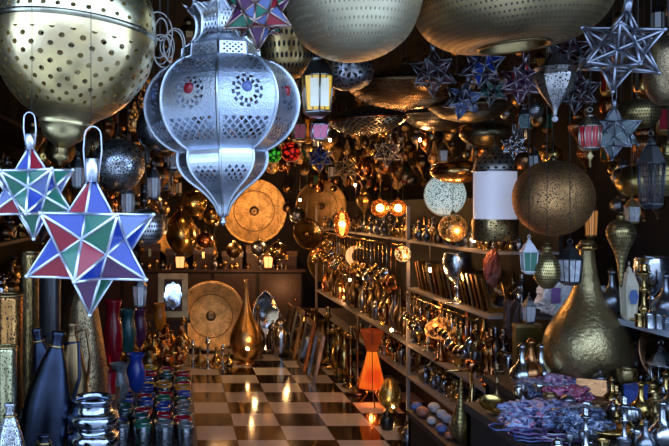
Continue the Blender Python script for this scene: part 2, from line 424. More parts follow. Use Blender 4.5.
sdark = metal('grey star frame', (.38, .4, .46), .38, col2=(.2, .21, .25))
sbr = metal('bronze star frame', (.42, .3, .26), .35)
whitecap = metal('bright tin cap', (.9, .92, .97), .3)
gls = [g_blue, g_green, g_red, g_pale, g_blue, g_green, g_violet]
star('stained glass star lantern in blue, green and red, the largest and nearest one', 91, 245, 1.2, 70, (0, math.radians(1), math.radians(10.6)), sf, gls, thick=.0024, capc=whitecap)
star('stained glass star lantern below the huge brass globe, cropped at the left edge', 32, 192, 1.44, 47, (0, math.radians(-2), math.radians(20)), sf, gls, thick=.0028, capc=whitecap)
star('bronze-framed glass star lantern hanging above the large silver lantern', 258, 12, 1.62, 38, (0, 0, .1), sbr, [g_violet, g_pale, g_green, g_red], thick=.0026)
dk = [plain('smoked dark glass', (.03, .025, .035), .35, alpha=.3), plain('smoked plum glass', (.07, .02, .045), .35, alpha=.5)]
star('large open-framed dark star lantern in the upper right corner', 620, 50, 1.95, 42, (.1, .12, .35), sdark, [dk[0]], thick=.0036)
star('small dark pointed star lantern left of the hanging star pair', 433, 73, 2.95, 24, (0, 0, .3), sdark, dk, thick=.003)
star('grey star lantern with blue panes under the wide brass dish lamp', 482, 66, 2.82, 22, (.1, .1, .8), sdark, [g_blue, dk[1]], thick=.003)
star('pink and violet glass star lantern with silver frame', 522, 82, 2.9, 22, (0, .15, .1), metal('pinkish tin', (.62, .5, .6), .3), [g_violet, dk[1], g_red], thick=.0032)
star('blue-grey glass star lantern hanging lower beside green one', 463, 100, 3.0, 20, (.2, .1, .6), sdark, [g_pale, dk[0]], thick=.003)
star('green glass star lantern tucked between blue-grey and violet ones', 492, 90, 3.03, 16, (.1, .1, .2), sdark, [g_green, dk[0]], thick=.003)
star('dark star lantern right of the wide brass dish lamp', 568, 55, 3.4, 26, (0, .2, .55), sdark, dk, thick=.0032)
star('grey star lantern behind the white teardrop lantern', 577, 92, 3.15, 22, (.1, 0, .9), sdark, dk, thick=.0032)
star('frosted grey glass star lantern right of the red lantern', 613, 133, 2.62, 27, (.1, -.1, .5), sdark, [plain('dusty grey glass', (.22, .25, .27), .4, noise=.5), plain('dusty green glass', (.16, .2, .2), .4, noise=.5)], thick=.003)
star('small white wire star lantern above the drum lantern', 514, 146, 3.2, 13, (0, 0, .2), silver, [dk[0]], thick=.0028)
star('small cobalt blue star lantern in the dim middle', 320, 158, 5.0, 14, (0, 0, .2), silver_dark, [g_blue], thick=.003)
star('dark star lantern low over the middle passage', 388, 152, 5.0, 16, (0, .1, .2), sdark, dk, thick=.003)
star('dull brass star lantern beside the red glass lamp', 345, 168, 4.7, 13, (0, .1, .5), brass_dull, dk, thick=.003)

# E/F/G/H/J : big bowls and discs -------------------------------------
def dish(name, label, px, py, Y, rpx, prof, mats, rot=(0, 0, 0), seg=56, chain_top=None, rim=None, opening=None):
    """prof: (r,z) fractions of rpx, listed from bottom to top"""
    t = lampthing(name, label, px, py, Y, rot); u = rpx*Y/F
    p = smooth([(a*u, b_*u) for a, b_ in prof], 4)
    part('shade', G().lathe(p, seg), mats, t)
    if rim is not None: part('rim', G().torus((0, 0, rim[1]*u), rim[0]*u, .02*u, seg), rim[2], t)
    if opening: part('bottom_ring', G().lathe([(opening[0]*u, opening[1]*u), (opening[0]*u*.97, (opening[1]-.02)*u), (opening[0]*u*.9, (opening[1]-.005)*u), (opening[0]*u*.88, (opening[1]+.15)*u)], 40), opening[2], t)
    if opening: part('interior_shadow_disc', G().lathe([(0, (opening[1]+.14)*u), (opening[0]*u*.9, (opening[1]+.14)*u), (opening[0]*u*.98, (opening[1]+.02)*u)], 40), plain('painted interior shadow', (.02, .014, .01), .6), t)  # black disc added inside the opening, its colour stands in for the shaded interior
    top = p[-1][1]; part('cap', G().lathe([(.1*u, top-.03*u), (.09*u, top+.05*u), (.04*u, top+.12*u), (0, top+.14*u)], 16), brass_dull, t)
    chain(t, top+.1*u, .0025)
    return t
pale_gold = metal('pale hammered gold with pin holes', (.86, .76, .5), .48, D(90, 26, .2), bump=.35, bs=18, col2=(.68, .58, .38), dark=(.3, .24, .14))
dish('round_brass_lamp', 'large pale gold round lamp hanging at top centre beside the yellow lantern', 353, -8, 2.3, 67, [(0, -1.04), (.2, -1.02), (.5, -.92), (.8, -.68), (.97, -.3), (1, 0), (.95, .35), (.7, .75), (.3, .98), (.1, 1.02)], pale_gold)
bz_disc = metal('aged brass pin holes', (.55, .42, .22), .45, D(120, 30, .22), bump=.3, bs=20, dark=(.05, .035, .02))
dish('wide_brass_dish_lamp', 'very wide flattened brass lamp with round bottom opening, top right of centre', 511, 2, 2.4, 95, [(.36, -.46), (.6, -.44), (.84, -.3), (.97, -.1), (1, .06), (.95, .2), (.7, .38), (.3, .5), (.1, .52)], bz_disc, (0, math.radians(-4), 0), opening=(.37, -.465, brass_dull))
dish('banded_brass_lamp', 'brass bowl lamp with a perforated dome and polished band behind the silver lantern', 287, 38, 3.0, 34, [(0, -1.2), (.4, -1.15), (.8, -.8), (.9, -.2), (1.05, .3), (1.02, .4), (.9, .6), (.6, 1.2), (.2, 1.6), (.08, 1.65)], gold_dots, rim=(1.05, .34, brass))
dish('ring_pattern_lamp', 'dark perforated lamp with interlaced ring pattern behind the pale gold lamp', 349, 72, 3.0, 24, [(0, -.8), (.5, -.7), (.9, -.4), (1, 0), (.9, .5), (.5, .9), (.1, 1)], metal('ring cut dark silver', (.5, .5, .55), .3, V(26, 12, .16)), rim=(1, 0, silver_dark))
low_dome = [(0, -.36), (.35, -.33), (.7, -.22), (.93, -.06), (1, .02), (.9, .14), (.6, .27), (.3, .36), (.08, .4)]
dish('flat_brass_lamp', 'shallow wide brass ceiling lamp below the pale gold lamp', 405, 88, 3.75, 58, low_dome, metal('brown brass pin holes', (.42, .27, .13), .26, D(110, 22, .25), dark=(.03, .02, .01)), (0, math.radians(2), 0), rim=(1, .02, bronze))
dish('flat_silver_lamp', 'shallow silver perforated ceiling lamp with a star cut shiny base', 367, 121, 4.3, 39, low_dome, metal('grey cut lattice', (.45, .46, .46), .24, L(30, 14, .16)), (0, math.radians(-3), 0), rim=(1, .02, copper))
dish('flat_silver_lamp', 'shallow tarnished dome lamp right of the star cut silver one', 438, 118, 4.62, 35, low_dome, metal('dull cut silver', (.38, .36, .36), .28, D(70, 14, .26)), (0, math.radians(4), 0), rim=(1, .02, silver_dark))
dish('flat_brass_lamp', 'olive brass shallow lamp overlapping tarnished dome lamp', 470, 108, 3.28, 39, low_dome, metal('olive brass', (.34, .28, .15), .3, D(100, 16, .2)), (0, 0, 0), rim=(1, .02, bronze))
dish('flat_brass_lamp', 'small olive brass bowl lamp above the drum lantern', 487, 134, 3.7, 26, [(0, -.55), (.5, -.48), (.9, -.2), (1, .05), (.8, .3), (.4, .45), (.1, .5)], metal('olive brass', (.34, .28, .15), .3), (0, 0, 0))
dish('copper_dish_lamp', 'glossy copper oval lamp left of the drum lantern', 457, 171, 3.85, 26, [(0, -.5), (.5, -.42), (.9, -.2), (1, 0), (.85, .25), (.4, .4), (.1, .45)], metal('glossy orange copper', (.8, .42, .14), .18), (0, 0, 0))
dish('brass_bowl_lamp', 'dim pitted brass bowl lamp near the right edge beside the grey star', 638, 113, 2.75, 20, [(0, -.8), (.6, -.7), (.95, -.3), (1, .1), (.8, .5), (.3, .7), (.1, .75)], metal('pitted brass', (.42, .31, .12), .3, D(50, 16, .3), dark=(.05, .035, .015)))
dish('brass_globe_small', 'half hidden gold globe lamp at the right edge behind the black lantern', 636, 182, 3.15, 19, [(0, -.85), (.6, -.75), (1, 0), (.6, .75), (.1, .85)], metal('olive gold', (.5, .36, .12), .28))
dish('ribbed_gold_lamp', 'ribbed gold globe lamp cropped by the right edge', 668, 172, 2.7, 22, [(0, -1.1), (.3, -1.05), (.8, -.7), (1, -.1), (.95, .3), (.6, .6), (.3, .7), (.25, 1.2), (.1, 1.3)], metal('ribbed gold', (.55, .42, .16), .28, lambda nt, u, v, t: (v*14).fr().gt(.8), dark=(.1, .07, .03)))
dish('bronze_edge_lamp', 'big rough bronze lamp cropped at top right edge', 668, 70, 2.2, 22, [(0, -1.6), (.5, -1.5), (.9, -.9), (1, 0), (.9, 1), (.4, 1.5), (.1, 1.6)], bronze_fil)
dish('brown_globe_lamp', 'large round brown pierced globe lamp hanging right of the drum lantern', 553, 198, 3.0, 38, sph(1, 16)[0:1]+sph(1, 16)[1:15]+[(.1, .99)], metal('brown pin pierced brass', (.8, .42, .16), .48, V(110, 55, .2), bump=.6, bs=120, dark=(.08, .045, .02)))
for px, py, Y, rp, mt, lb in ((118, 165, 2.9, 27, silver_fil, 'upper silver filigree globe lamp behind the stained glass stars'), (146, 227, 2.65, 19, silver_dots, 'lower dotted silver globe lamp behind the nearest star'), (96, 150, 3.9, 20, bronze_fil, 'dim bronze filigree globe behind the huge brass globe'),
        (160, 128, 2.5, 24, metal('smoky glass like tin', (.3, .3, .34), .25), 'smoky grey tin globe half hidden by the silver lantern')):
    dish('filigree_globe_lamp', lb, px, py, Y, rp, [(0, -1)]+sph(1, 14)[1:13]+[(.12, .98)], mt)
# white pierced globe and small globe below
Y = 4.25; u = Y/F
m, nt, b, out = newmat('white pierced glowing shade')
U, V_, tc = uvs(nt); mk = voro(nt, tc, 56, 38, .1)
b.inputs['Roughness'].default_value = .5
mx = nt.nodes.new('ShaderNodeMix'); mx.data_type = 'RGBA'; mx.inputs[6].default_value = (.12, .17, .17, 1); mx.inputs[7].default_value = (.7, .9, .9, 1)
nt.links.new(mk.s, mx.inputs[0]); nt.links.new(mx.outputs[2], b.inputs['Base Color']); nt.links.new(mx.outputs[2], b.inputs['Emission Color']); b.inputs['Emission Strength'].default_value = .65
t = lampthing('white_pierced_lamp', 'bright white pierced globe lamp glowing under the copper oval lamp', 445, 195, Y)
part('shade', G().lathe([(0, -.98*20*u)]+sph(20*u, 16)[1:15]+[(2*u, 19.5*u)], 40), m, t); part('hoop', G().tube([(math.cos(a)*21*u, 0, math.sin(a)*21*u) for a in [2*PI*i/28 for i in range(28)]], .003, 6, closed=True), cream, t); chain(t, 19*u, .002)

def cutglow(name, col, es, base, pat):
    if name in MC: return MC[name]
    m, nt, b, out = newmat(name); U, V_, tc = uvs(nt); mk = pat(nt, U, V_, tc)
    b.inputs['Base Color'].default_value = (*base, 1); b.inputs['Metallic'].default_value = .9; b.inputs['Roughness'].default_value = .3
    b.inputs['Emission Color'].default_value = (*col, 1); nt.links.new((mk*es).s, b.inputs['Emission Strength']); MC[name] = m; return m
amber_cut = cutglow('lit pierced brass', (1, .42, .1), 1.0, (.6, .3, .1), V(34, 20, .22))
def litglobe(name, label, px, py, Y, rp, mat, pw, sz=1, col=(1, .5, .17), bulb=True):
    t = lampthing(name, label, px, py, Y); u = rp*Y/F
    part('shade', G().lathe([(.05*u, -u*sz*.99)]+sph(u, 14, 0, sz)[1:13]+[(.15*u, u*sz*.97)], 28), mat, t)
    part('cap', G().lathe([(.2*u, u*sz*.93), (.18*u, u*sz*1.1), (.06*u, u*sz*1.25), (0, u*sz*1.26)], 12), brass_dull, t)
    if bulb:
        part('bulb', G().ball((0, 0, 0), .28*u, 10), bulb_m, t)
    chain(t, u*sz*1.2, .0015)
    if pw: lamp(P(px, py, Y)+Vector((0, -u*1.25, -u*.3)), pw, col, .02)
    return t
amb_glass = plain('amber blown glass', (.75, .3, .07), .12, trans=.85, coat=.5)
litglobe('amber_glass_lamp', 'lit amber glass ball lamp, left one of the glowing pair', 380, 208, 5.2, 9, amb_glass, 5)
litglobe('amber_glass_lamp', 'lit amber glass ball lamp, right one of the glowing pair', 398, 208, 5.2, 8.5, amb_glass, 5)
litglobe('amber_teardrop_lamp', 'lit amber elongated glass lamp in front of the far gold panel', 342, 224, 6.2, 8, amb_glass, 6, 1.7)
litglobe('pierced_globe_lamp', 'lit round pierced lamp glowing below the white pierced globe', 453, 228, 4.08, 14, amber_cut, 5)
litglobe('pierced_globe_lamp', 'bright lit pierced lamp over the right shelves near the post', 403, 254, 5.0, 8, cutglow('bright lit pierced brass', (1, .62, .25), 3, (.6, .3, .1), V(20, 12, .2)), 6)
litglobe('colour_glass_lamp', 'glowing green glass ball lamp beside a red one', 273, 154, 4.2, 9, cutglow('lit green cut glass', (.08, .8, .04), .5, (.03, .15, .02), V(9, 6, .16)), 0, bulb=False)
litglobe('colour_glass_lamp', 'glowing red glass ball lamp beside a green one', 291, 152, 4.3, 10, cutglow('lit red cut glass', (1, .03, .01), .6, (.2, .01, .01), V(9, 6, .16)), 0, bulb=False)
litglobe('pierced_globe_lamp', 'warm lit gold globe lamp left of the far gold platters', 194, 203, 6.3, 13, metal('gold toned metal', GO), 0, bulb=False)
lamp(P(188, 215, 5.9), 12)

# framed hexagonal lanterns ------------------------------------------------
def lantern(label, px, py, Y, wpx, hpx, frame_m, pane_m, name='glass_lantern', sides=6, rot=.2, cat='lantern', loc=None, hang=True, group=None, lit=0, base=True):
    loc = loc or P(px, py, Y); s = Y/F; w = wpx*s/2; h = hpx*s
    t = thing(name, label, cat, loc, (0, 0, rot), group)
    z0, z1, z2, z3 = -.42*h, .12*h, .34*h, .5*h
    fg = G()
    for k in range(sides):
        a = 2*PI*k/sides; a2 = 2*PI*(k+1)/sides
        c, d = (math.cos(a), math.sin(a)), (math.cos(a2), math.sin(a2))
        fg.tube([(w*.82*c[0], w*.82*c[1], z0), (w*c[0], w*c[1], z1)], w*.07, 5)
        for zz, q in ((z0, .82), (z1, 1)): fg.tube([(w*q*c[0], w*q*c[1], zz), (w*q*d[0], w*q*d[1], zz)], w*.07, 5)
        m1 = ((c[0]+d[0])/2, (c[1]+d[1])/2)
        fg.tube([(w*.82*m1[0], w*.82*m1[1], z0), (w*m1[0], w*m1[1], z1)], w*.03, 4)
    part('frame', fg, frame_m, t)
    part('glass_panes', G().lathe([(w*.78, z0), (w*.95, z1)], sides, sm=False), pane_m, t)
    part('roof', G().lathe([(w*1.05, z1), (w*.98, z1+.03*h), (w*.5, z2), (w*.3, z2+.03*h), (w*.33, z2+.05*h), (w*.12, z3-.04*h), (0, z3-.03*h)], sides, sm=False), frame_m, t)
    part('base', G().lathe([(0, -.5*h), (w*.5, -.5*h), (w*.85, z0-.02*h), (w*.85, z0), (0, z0)], sides, sm=False), frame_m, t)
    g = G(); g.tube([(w*.22*math.cos(q), 0, z3+w*.12+w*.2*math.sin(q)) for q in [2*PI*i/12 for i in range(12)]], w*.04, 5, closed=True); part('ring', g, frame_m, t)
    if hang: chain(t, z3+w*.3, .0014)
    return t
yl = plain('glowing yellow glass', (.85, .6, .08), .2, emit=(1, .65, .08), es=.35, trans=.2)
t = lantern('pointed roof lantern with yellow and white glass hanging below the pale gold lamp', 317, 84, 2.6, 33, 66, metal('grey tin frame', (.5, .5, .5), .3), [yl], rot=PI/6)
gw = G(); s = 2.6/F; gw.box(-9*s, 9*s, -1*s, 0, -24*s, 4*s, Matrix.Translation((0, -13.6*s, 0)))
o = part('front_pane', gw, plain('milky front glass', (.85, .88, .8), .25, emit=(.9, .95, .7), es=.25), t); o.rotation_euler.z = -PI/6
lantern('small pink glass lantern below the yellow pointed lantern', 319, 128, 2.8, 23, 26, silver, plain('rose glass', (.7, .2, .35), .2, emit=(.8, .2, .3), es=.12), sides=4, rot=PI/4)
lantern('small dark red glass lantern left of the pink one', 299, 128, 2.8, 18, 26, bronze, g_red, sides=4, rot=PI/4)
lantern('black lantern with white painted arches hanging before the big brass vase', 570, 264, 2.78, 25, 42, black, plain('white grille', (.5, .5, .55), .4, noise=.9, ns=60), sides=6, rot=0)
lantern('small white-framed lantern with green panes by the gold gourd', 529, 256, 2.78, 19, 36, plain('white tin', (.6, .6, .62), .4), g_green, sides=4, rot=.6)
lantern('tall black lantern silhouetted near the right edge', 651, 172, 2.3, 26, 74, black, plain('smoked dark glass', (.03, .025, .035)), sides=6, rot=.1)
lantern('small brass lantern with a white lattice pane under the black lantern', 632, 210, 3.0, 16, 28, brass_dull, plain('white grille', (.5, .5, .55)), sides=4, rot=.7)
lantern('amber glass tube lantern lit from inside behind the brown globe', 591, 216, 3.1, 13, 46, bronze, plain('glowing amber tube', (.7, .25, .05), .2, emit=(1, .4, .1), es=.35), sides=8, rot=0)
lantern('small brown lantern with patterned pane above the drum lantern area', 443, 153, 3.7, 11, 20, bronze, plain('white grille', (.5, .5, .55)), sides=4, rot=.7)
lantern('little glass lantern with dark green panes between the violet star and the drum lantern', 524, 118, 3.06, 15, 24, silver_dark, g_teal, sides=4, rot=.4)
for px, py, lb in ((128, 198, 'tin lantern with pointed roof in front of filigree globes'), (154, 182, 'white-paned small lantern left of the silver lantern'), (140, 290, 'cream patterned lantern above the coloured tumblers'), (78, 172, 'slim tin lantern between the two coloured stars')):
    lantern(lb, px, py, 3.6 if px == 140 else 3.3, 14, 36, silver_dark, pearl, sides=6, rot=.2)
# red lantern with finial
t = lantern('ruby glass lantern with brass base and red tassel drop', 590, 131, 2.42, 22, 40, metal('dull tin', (.5, .47, .42), .3), plain('lit ruby glass', (.45, .01, .03), .15, emit=(.6, .01, .03), es=.12, trans=.3), sides=10, rot=0)
s = 2.42/F; part('drop_finial', G().lathe([(0, -37*s), (1.5*s, -36*s), (1.2*s, -29*s), (5*s, -25*s), (1.5*s, -22*s), (3*s, -20*s), (7*s, -19*s)], 12), brass_dull, t)
# white teardrop lantern
Y = 2.62; s = Y/F
t = lampthing('teardrop_lantern', 'pale silver filigree teardrop lantern with fluted top rim', 555, 92, Y)
pt = metal('pale pierced tin', (.72, .68, .66), .35, V(40, 20, .2))
part('body', G().lathe(smooth([(0, -24*s), (2*s, -23*s), (3*s, -17*s), (8*s, -9*s), (15*s, 2*s), (19*s, 12*s), (20*s, 17*s), (16*s, 21*s)], 3), 10, sm=False), pt, t)
part('crown', G().lathe([(16*s, 21*s), (20*s, 24*s), (12*s, 28*s), (5*s, 38*s), (0, 40*s)], 10, sm=False), pt, t)
part('drop', G().ball((0, 0, -27*s), 3*s, 10), pearl, t); chain(t, 38*s)
# drum lantern
Y = 3.4; s = Y/F
t = lampthing('drum_lantern', 'tall white cylinder lantern with pierced domed crown and brass filigree base', 495, 197, Y)
part('shade', G().lathe([(20.5*s, -26*s), (20.5*s, 26*s)], 40), plain('white frosted cylinder', (.8, .8, .9), .4, emit=(.8, .82, 1), es=.28, coat=.3), t)
part('crown', G().lathe(smooth([(21*s, 26*s), (20*s, 33*s), (14*s, 42*s), (6*s, 48*s), (2*s, 53*s), (0, 56*s)], 3), 30), metal('pierced bright crown', (.85, .8, .72), .35, D(18, 7, .24)), t)
part('base', G().lathe([(21.5*s, -22*s), (22*s, -26*s), (21.5*s, -43*s), (20*s, -44*s), (0, -44*s)], 40), brass_fil, t)
part('rim', G().torus((0, 0, 26*s), 21.2*s, 1.2*s, 36), silver, t); chain(t, 54*s)
# gourds
def gourd(label, px, py, Y, wpx, hpx, mat, flip=False, name='gold_gourd_lamp'):
    s = Y/F; w, h = wpx*s/2, hpx*s
    t = lampthing(name, label, px, py, Y)
    pr = [(0, -.5*h), (.5*w, -.46*h), (.95*w, -.25*h), (1*w, -.08*h), (.8*w, .15*h), (.35*w, .32*h), (.25*w, .38*h), (.4*w, .42*h), (.2*w, .5*h)]
    if flip: pr = [(0, -.5*h), (.12*w, -.48*h), (.35*w, -.1*h), (.9*w, .15*h), (1*w, .27*h), (.7*w, .38*h), (.25*w, .43*h), (.3*w, .47*h), (.1*w, .5*h)]
    part('body', G().lathe(smooth(pr, 3), 28), mat, t); part('ring', G().torus((0, 0, .5*h+.006), .008, .0015, 12, Matrix.Rotation(PI/2, 4, 'X')@Matrix.Translation((0, 0, 0)) if False else None), mat, t); chain(t, .5*h, .0014); return t
pit = metal('pitted gold', (.6, .45, .18), .28, D(40, 18, .3), dark=(.08, .05, .02), bump=.5)
gourd('pitted gold egg shaped hanging lamp left of the black and white lantern', 547, 267, 2.76, 25, 44, pit)
gourd('gold hanging lamp bulging at top and tapering downward by the cream lantern', 621, 250, 2.9, 27, 72, pit, True)
gourd('small onion shaped gold lamp under dim left hanging lamps', 181, 228, 7.3, 30, 50, gold)
# plastic bag
from mathutils import noise as NZ
def crumple(w, d, h, seed, amp=.12, n=18):
    g = G(); n = int(n*1.6); off = Vector((seed*3.7, seed*1.3, seed*.7))
    for i in range(n+1):
        th = PI*i/n
        for k in range(n*2):
            a = PI*k/n
            x_, y_, z_ = math.sin(th)*math.cos(a), math.sin(th)*math.sin(a), -math.cos(th)
            p = Vector((x_, y_, z_))
            q = 1+amp*(1.6*NZ.noise(p*1.6+off)+1.5*(.35-abs(NZ.noise(p*3.5+off)))+.7*(.3-abs(NZ.noise(p*8+off))))
            x_ = math.copysign(abs(x_)**.7, x_); y_ = math.copysign(abs(y_)**.7, y_); z_ = math.copysign(abs(z_)**.8, z_)
            g.v.append((w/2*x_*q, d/2*y_*q, h/2*z_*q))
    for i in range(n):
        for k in range(n*2):
            k2 = (k+1) % (n*2); g.face((i*n*2+k, i*n*2+k2, (i+1)*n*2+k2, (i+1)*n*2+k), [(k/n/2, i/n)]*4, 0, False)
    return g
t = thing('plastic_bag', 'crumpled white plastic bag hanging behind the big brass vase', 'bag', P(570, 293, 3.55))
part('bag_body', crumple(.27, .12, .2, 3, .25), plain('white crinkled plastic', (.85, .87, .87), .25, noise=.35, ns=25, bump=.8, emit=None), t)
part('violet_print', G().box(-.115, -.075, -.062, -.056, -.04, .03), plain('violet print', (.3, .15, .4), .4), t); chain(t, .07)

# ------------------------------------------------------------------ right side furniture
SHT = .014
def shelfboard(x0, x1, y0, y1, z, label, th=.022):
    g = G().box(x0, x1, y0, y1, z-th, z); return g
t = thing('shelving_unit', 'long wall shelving with pale grey boards full of brass ware along the right side', 'shelves', (1.5, 3.6, 0))
BO = t.location
def lb(x0, x1, y0, y1, z0, z1): return G().box(x0-BO.x, x1-BO.x, y0-BO.y, y1-BO.y, z0-BO.z, z1-BO.z)
SH = [.35, .556, .92, 1.23]
for z in SH: part('shelf_board', lb(1.5, 1.84, 3.7, 5.02 if z in (.92,) else 8.3, z-.014, z), shelf_m, t)
for y_ in (3.72, 5.01, 8.28): part('upright_post', lb(1.5, 1.52, y_-.01, y_+.01, 0, 1.45 if y_ > 4 else .35), shelf_m, t)
part('back_panel', lb(1.84, 1.86, 3.7, 8.3, 0, 1.5), wood_dark, t)
table_m = plain('dark display table', (.03, .022, .02), .6, noise=.4)
def table(name, label, x0, x1, y0, y1, z, cloth=None):
    t = thing(name, label, 'table', ((x0+x1)/2, (y0+y1)/2, 0)); a, b_ = (x1-x0)/2, (y1-y0)/2
    part('tabletop', G().box(-a, a, -b_, b_, z-.03, z), cloth or table_m, t)
    for i in (-1, 1):
        for j in (-1, 1): part('leg', G().box(i*(a-.03)-.02, i*(a-.03)+.02, j*(b_-.03)-.02, j*(b_-.03)+.02, 0, z-.03), wood_dark, t)
    part('side_panel', G().box(-a+.01, a-.01, -b_+.01, b_-.01, .02, z-.03), wood_dark, t)
    return t
TR = table('display_table', 'dark display table carrying the big brass vase, behind the scarf table', 1.36, 2.3, 2.97, 3.42, .7)
TR2 = table('scarf_table', 'dark table in the right foreground covered with scarves and bead strings', 1.1, 2.3, 1.75, 2.95, .7)
TB = table('low_bench', 'low bench in front of the right shelves holding round stones', 1.3, 1.48, 3.46, 4.35, .3)
TL = table('low_display_table', 'low dark table on the left holding rows of coloured tumblers', -1.3, .1, 3.45, 6.2, .35)
TL2 = table('left_platform', 'higher dark platform in the left foreground with silver jar and bronze vase', -1.3, -.245, 1.8, 3.4, .65)
t = thing('wall_shelf', 'short pale grey wall shelf on the right carrying the cream lantern', 'shelf', (1.76, 2.5, .98))
part('shelf_board', G().box(0, .58, -.75, .68, 0, .022), plain('pale blue grey board', (.4, .43, .5), .4), t)
part('bracket', G().tube([(.57, -.3, -.2), (.1, -.3, -.005)], .008), shelf_m, t); part('bracket', G().tube([(.57, .5, -.2), (.1, .5, -.005)], .008), shelf_m, t)

# big brass vase on the right table
Y = 3.15; s = Y/F; zb = .7
t = thing('brass_floor_vase', 'tall pear-shaped pierced brass vase lamp standing on the right display table', 'vase', (P(587, 300, Y).x, Y, zb))
H = (EYE-(240-HY)/F*Y)-zb
vb = [(0, .03), (.62, .0), (.62, .03), (.42, .045), (.38, .06), (.74, .09), (.94, .16), (1.0, .25), (.96, .34), (.83, .43), (.63, .52), (.44, .6), (.3, .69), (.21, .82), (.17, .93), (.19, .97), (.13, 1.0), (0, 1.0)]
m_v = metal('speckled pierced brass', (.56, .43, .2), .34, V(210, 150, .2), bump=.6, dark=(.16, .1, .045), bs=80)
part('body', G().lathe(smooth([(a*41*s, z*H) for a, z in vb[4:]], 3), 48), m_v, t)
part('foot', G().lathe([(a*41*s, z*H) for a, z in vb[:5]], 36), brass_dull, t)
part('neck_collar', G().lathe([(.17*41*s, .93*H), (.25*41*s, .94*H), (.25*41*s, .96*H), (.17*41*s, .975*H)], 20), gold, t)

# floor lamp orange, hourglass
Y = 5.62; s = Y/F
t = thing('orange_floor_lamp', 'glowing orange hourglass parchment lamp on an iron stand beside the shelves', 'lamp', (P(372, 400, Y).x-.0, Y, 0))
z = lambda py: EYE-(py-HY)/F*Y
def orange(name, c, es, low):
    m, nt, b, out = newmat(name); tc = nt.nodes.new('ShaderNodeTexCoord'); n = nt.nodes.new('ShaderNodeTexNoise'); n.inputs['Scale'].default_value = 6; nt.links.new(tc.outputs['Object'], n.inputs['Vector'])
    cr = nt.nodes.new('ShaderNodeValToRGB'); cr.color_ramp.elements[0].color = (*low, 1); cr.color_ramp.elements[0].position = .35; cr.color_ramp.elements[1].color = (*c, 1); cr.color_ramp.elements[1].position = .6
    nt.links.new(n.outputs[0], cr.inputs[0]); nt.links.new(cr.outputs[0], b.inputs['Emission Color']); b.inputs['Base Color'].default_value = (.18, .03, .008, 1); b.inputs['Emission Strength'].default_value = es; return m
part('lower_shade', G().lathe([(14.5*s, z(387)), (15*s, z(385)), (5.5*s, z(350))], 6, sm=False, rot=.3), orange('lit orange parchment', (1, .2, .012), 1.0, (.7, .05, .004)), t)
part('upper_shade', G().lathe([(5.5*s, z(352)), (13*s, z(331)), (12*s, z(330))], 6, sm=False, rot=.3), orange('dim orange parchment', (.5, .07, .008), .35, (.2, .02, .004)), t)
g = G()
for k in range(6):
    a = .3+2*PI*k/6; g.tube([(15.2*s*math.cos(a), 15.2*s*math.sin(a), z(386)), (5.7*s*math.cos(a), 5.7*s*math.sin(a), z(350)), (13.2*s*math.cos(a), 13.2*s*math.sin(a), z(330))], .003, 5)
part('wire_ribs', g, black, t)
g = G().torus((0, 0, z(388)), 13*s, .004, 20)
for k in range(3):
    a = 2*PI*k/3+.5; g.tube([(8*s*math.cos(a), 8*s*math.sin(a), z(387)), (5*s*math.cos(a), 5*s*math.sin(a), z(394)), (12*s*math.cos(a), 12*s*math.sin(a), .004)], .006, 6)
part('iron_stand', g, bronze, t)
lamp((t.location.x, Y, .1), 6, (1, .22, .04), .02)
# gold egg lamp
Y = 5.0; s = Y/F
p = P(390, 398, Y)
t = thing('gold_egg_lamp', 'lit gold pierced egg lamp on the floor right of the orange lamp', 'lamp', (p.x, Y+.4, 0)); s = (Y+.4)/F; t.location.x = (390-HX)*s
part('shade', G().lathe(smooth([(5*s, .02), (10*s, .06), (11.5*s, .11), (9*s, .18), (4*s, .235), (0, .245)], 4), 26), cutglow('lit pierced gold egg', (1, .55, .15), .45, (.6, .4, .12), V(20, 18, .28)), t)
part('foot', G().lathe([(0, 0), (7*s, 0), (6*s, .02), (0, .02)], 20), bronze, t); part('bulb', G().ball((0, -11*s, .06), .008, 8), bulb_m, t)
lamp((t.location.x-.1, Y+.2, .1), 1.2, (1, .6, .25), .02)
# pots, trays, stones
for px, py, lbx in ((387, 419, 'dark lidded pot on the floor nearest the egg lamp'), (408, 436, 'dark lidded pot on the floor with pale band at the frame bottom')):
    Yp = EYE*F/(py+10-HY); L_on('dark_pot', lbx, 'pot', 'jar', .13, silver_dark if py > 425 else black, ((px-HX)/F*Yp, Yp, 0), None)
for i, (px, py, r_, mt) in enumerate(((425, 402, .2, bronze), (430, 396, .17, wood_dark))):
    Yp = 5.1; pp = P(px, py, Yp); single('serving_tray', ('round bronze tray on the floor under the lowest shelf', 'dark wooden tray stacked on the bronze tray')[i], 'tray', G().lathe([(0, 0), (r_*.9, 0), (r_, .03), (r_*.97, .032), (r_*.87, .008), (0, .008)], 36), mt, (1.58+i*.02, 4.78+.02*i, .012+.035*i))
for i, (px, c) in enumerate(((412, g_red), (420, g_blue), (430, bronze), (438, g_blue), (447, g_red))):
    single('trinket_ball', ('ruby', 'first cobalt', 'bronze', 'second cobalt', 'last ruby')[i]+' glazed ball lying on the trays under the lowest shelf', 'ornament', G().ball((0, 0, .03), .03, 14), c, (1.47+i*.055, 4.70+.03*(i % 3), .064))
stone_m = [plain('pale blue stone', (.45, .5, .62), .5, noise=.2), plain('white stone', (.6, .6, .62), .5, noise=.2), plain('terracotta stone', (.45, .18, .12), .5, noise=.3), plain('blue painted stone', (.12, .18, .45), .4, noise=.9, ns=30)]
names = ['pale blue', 'white', 'terracotta', 'blue patterned']
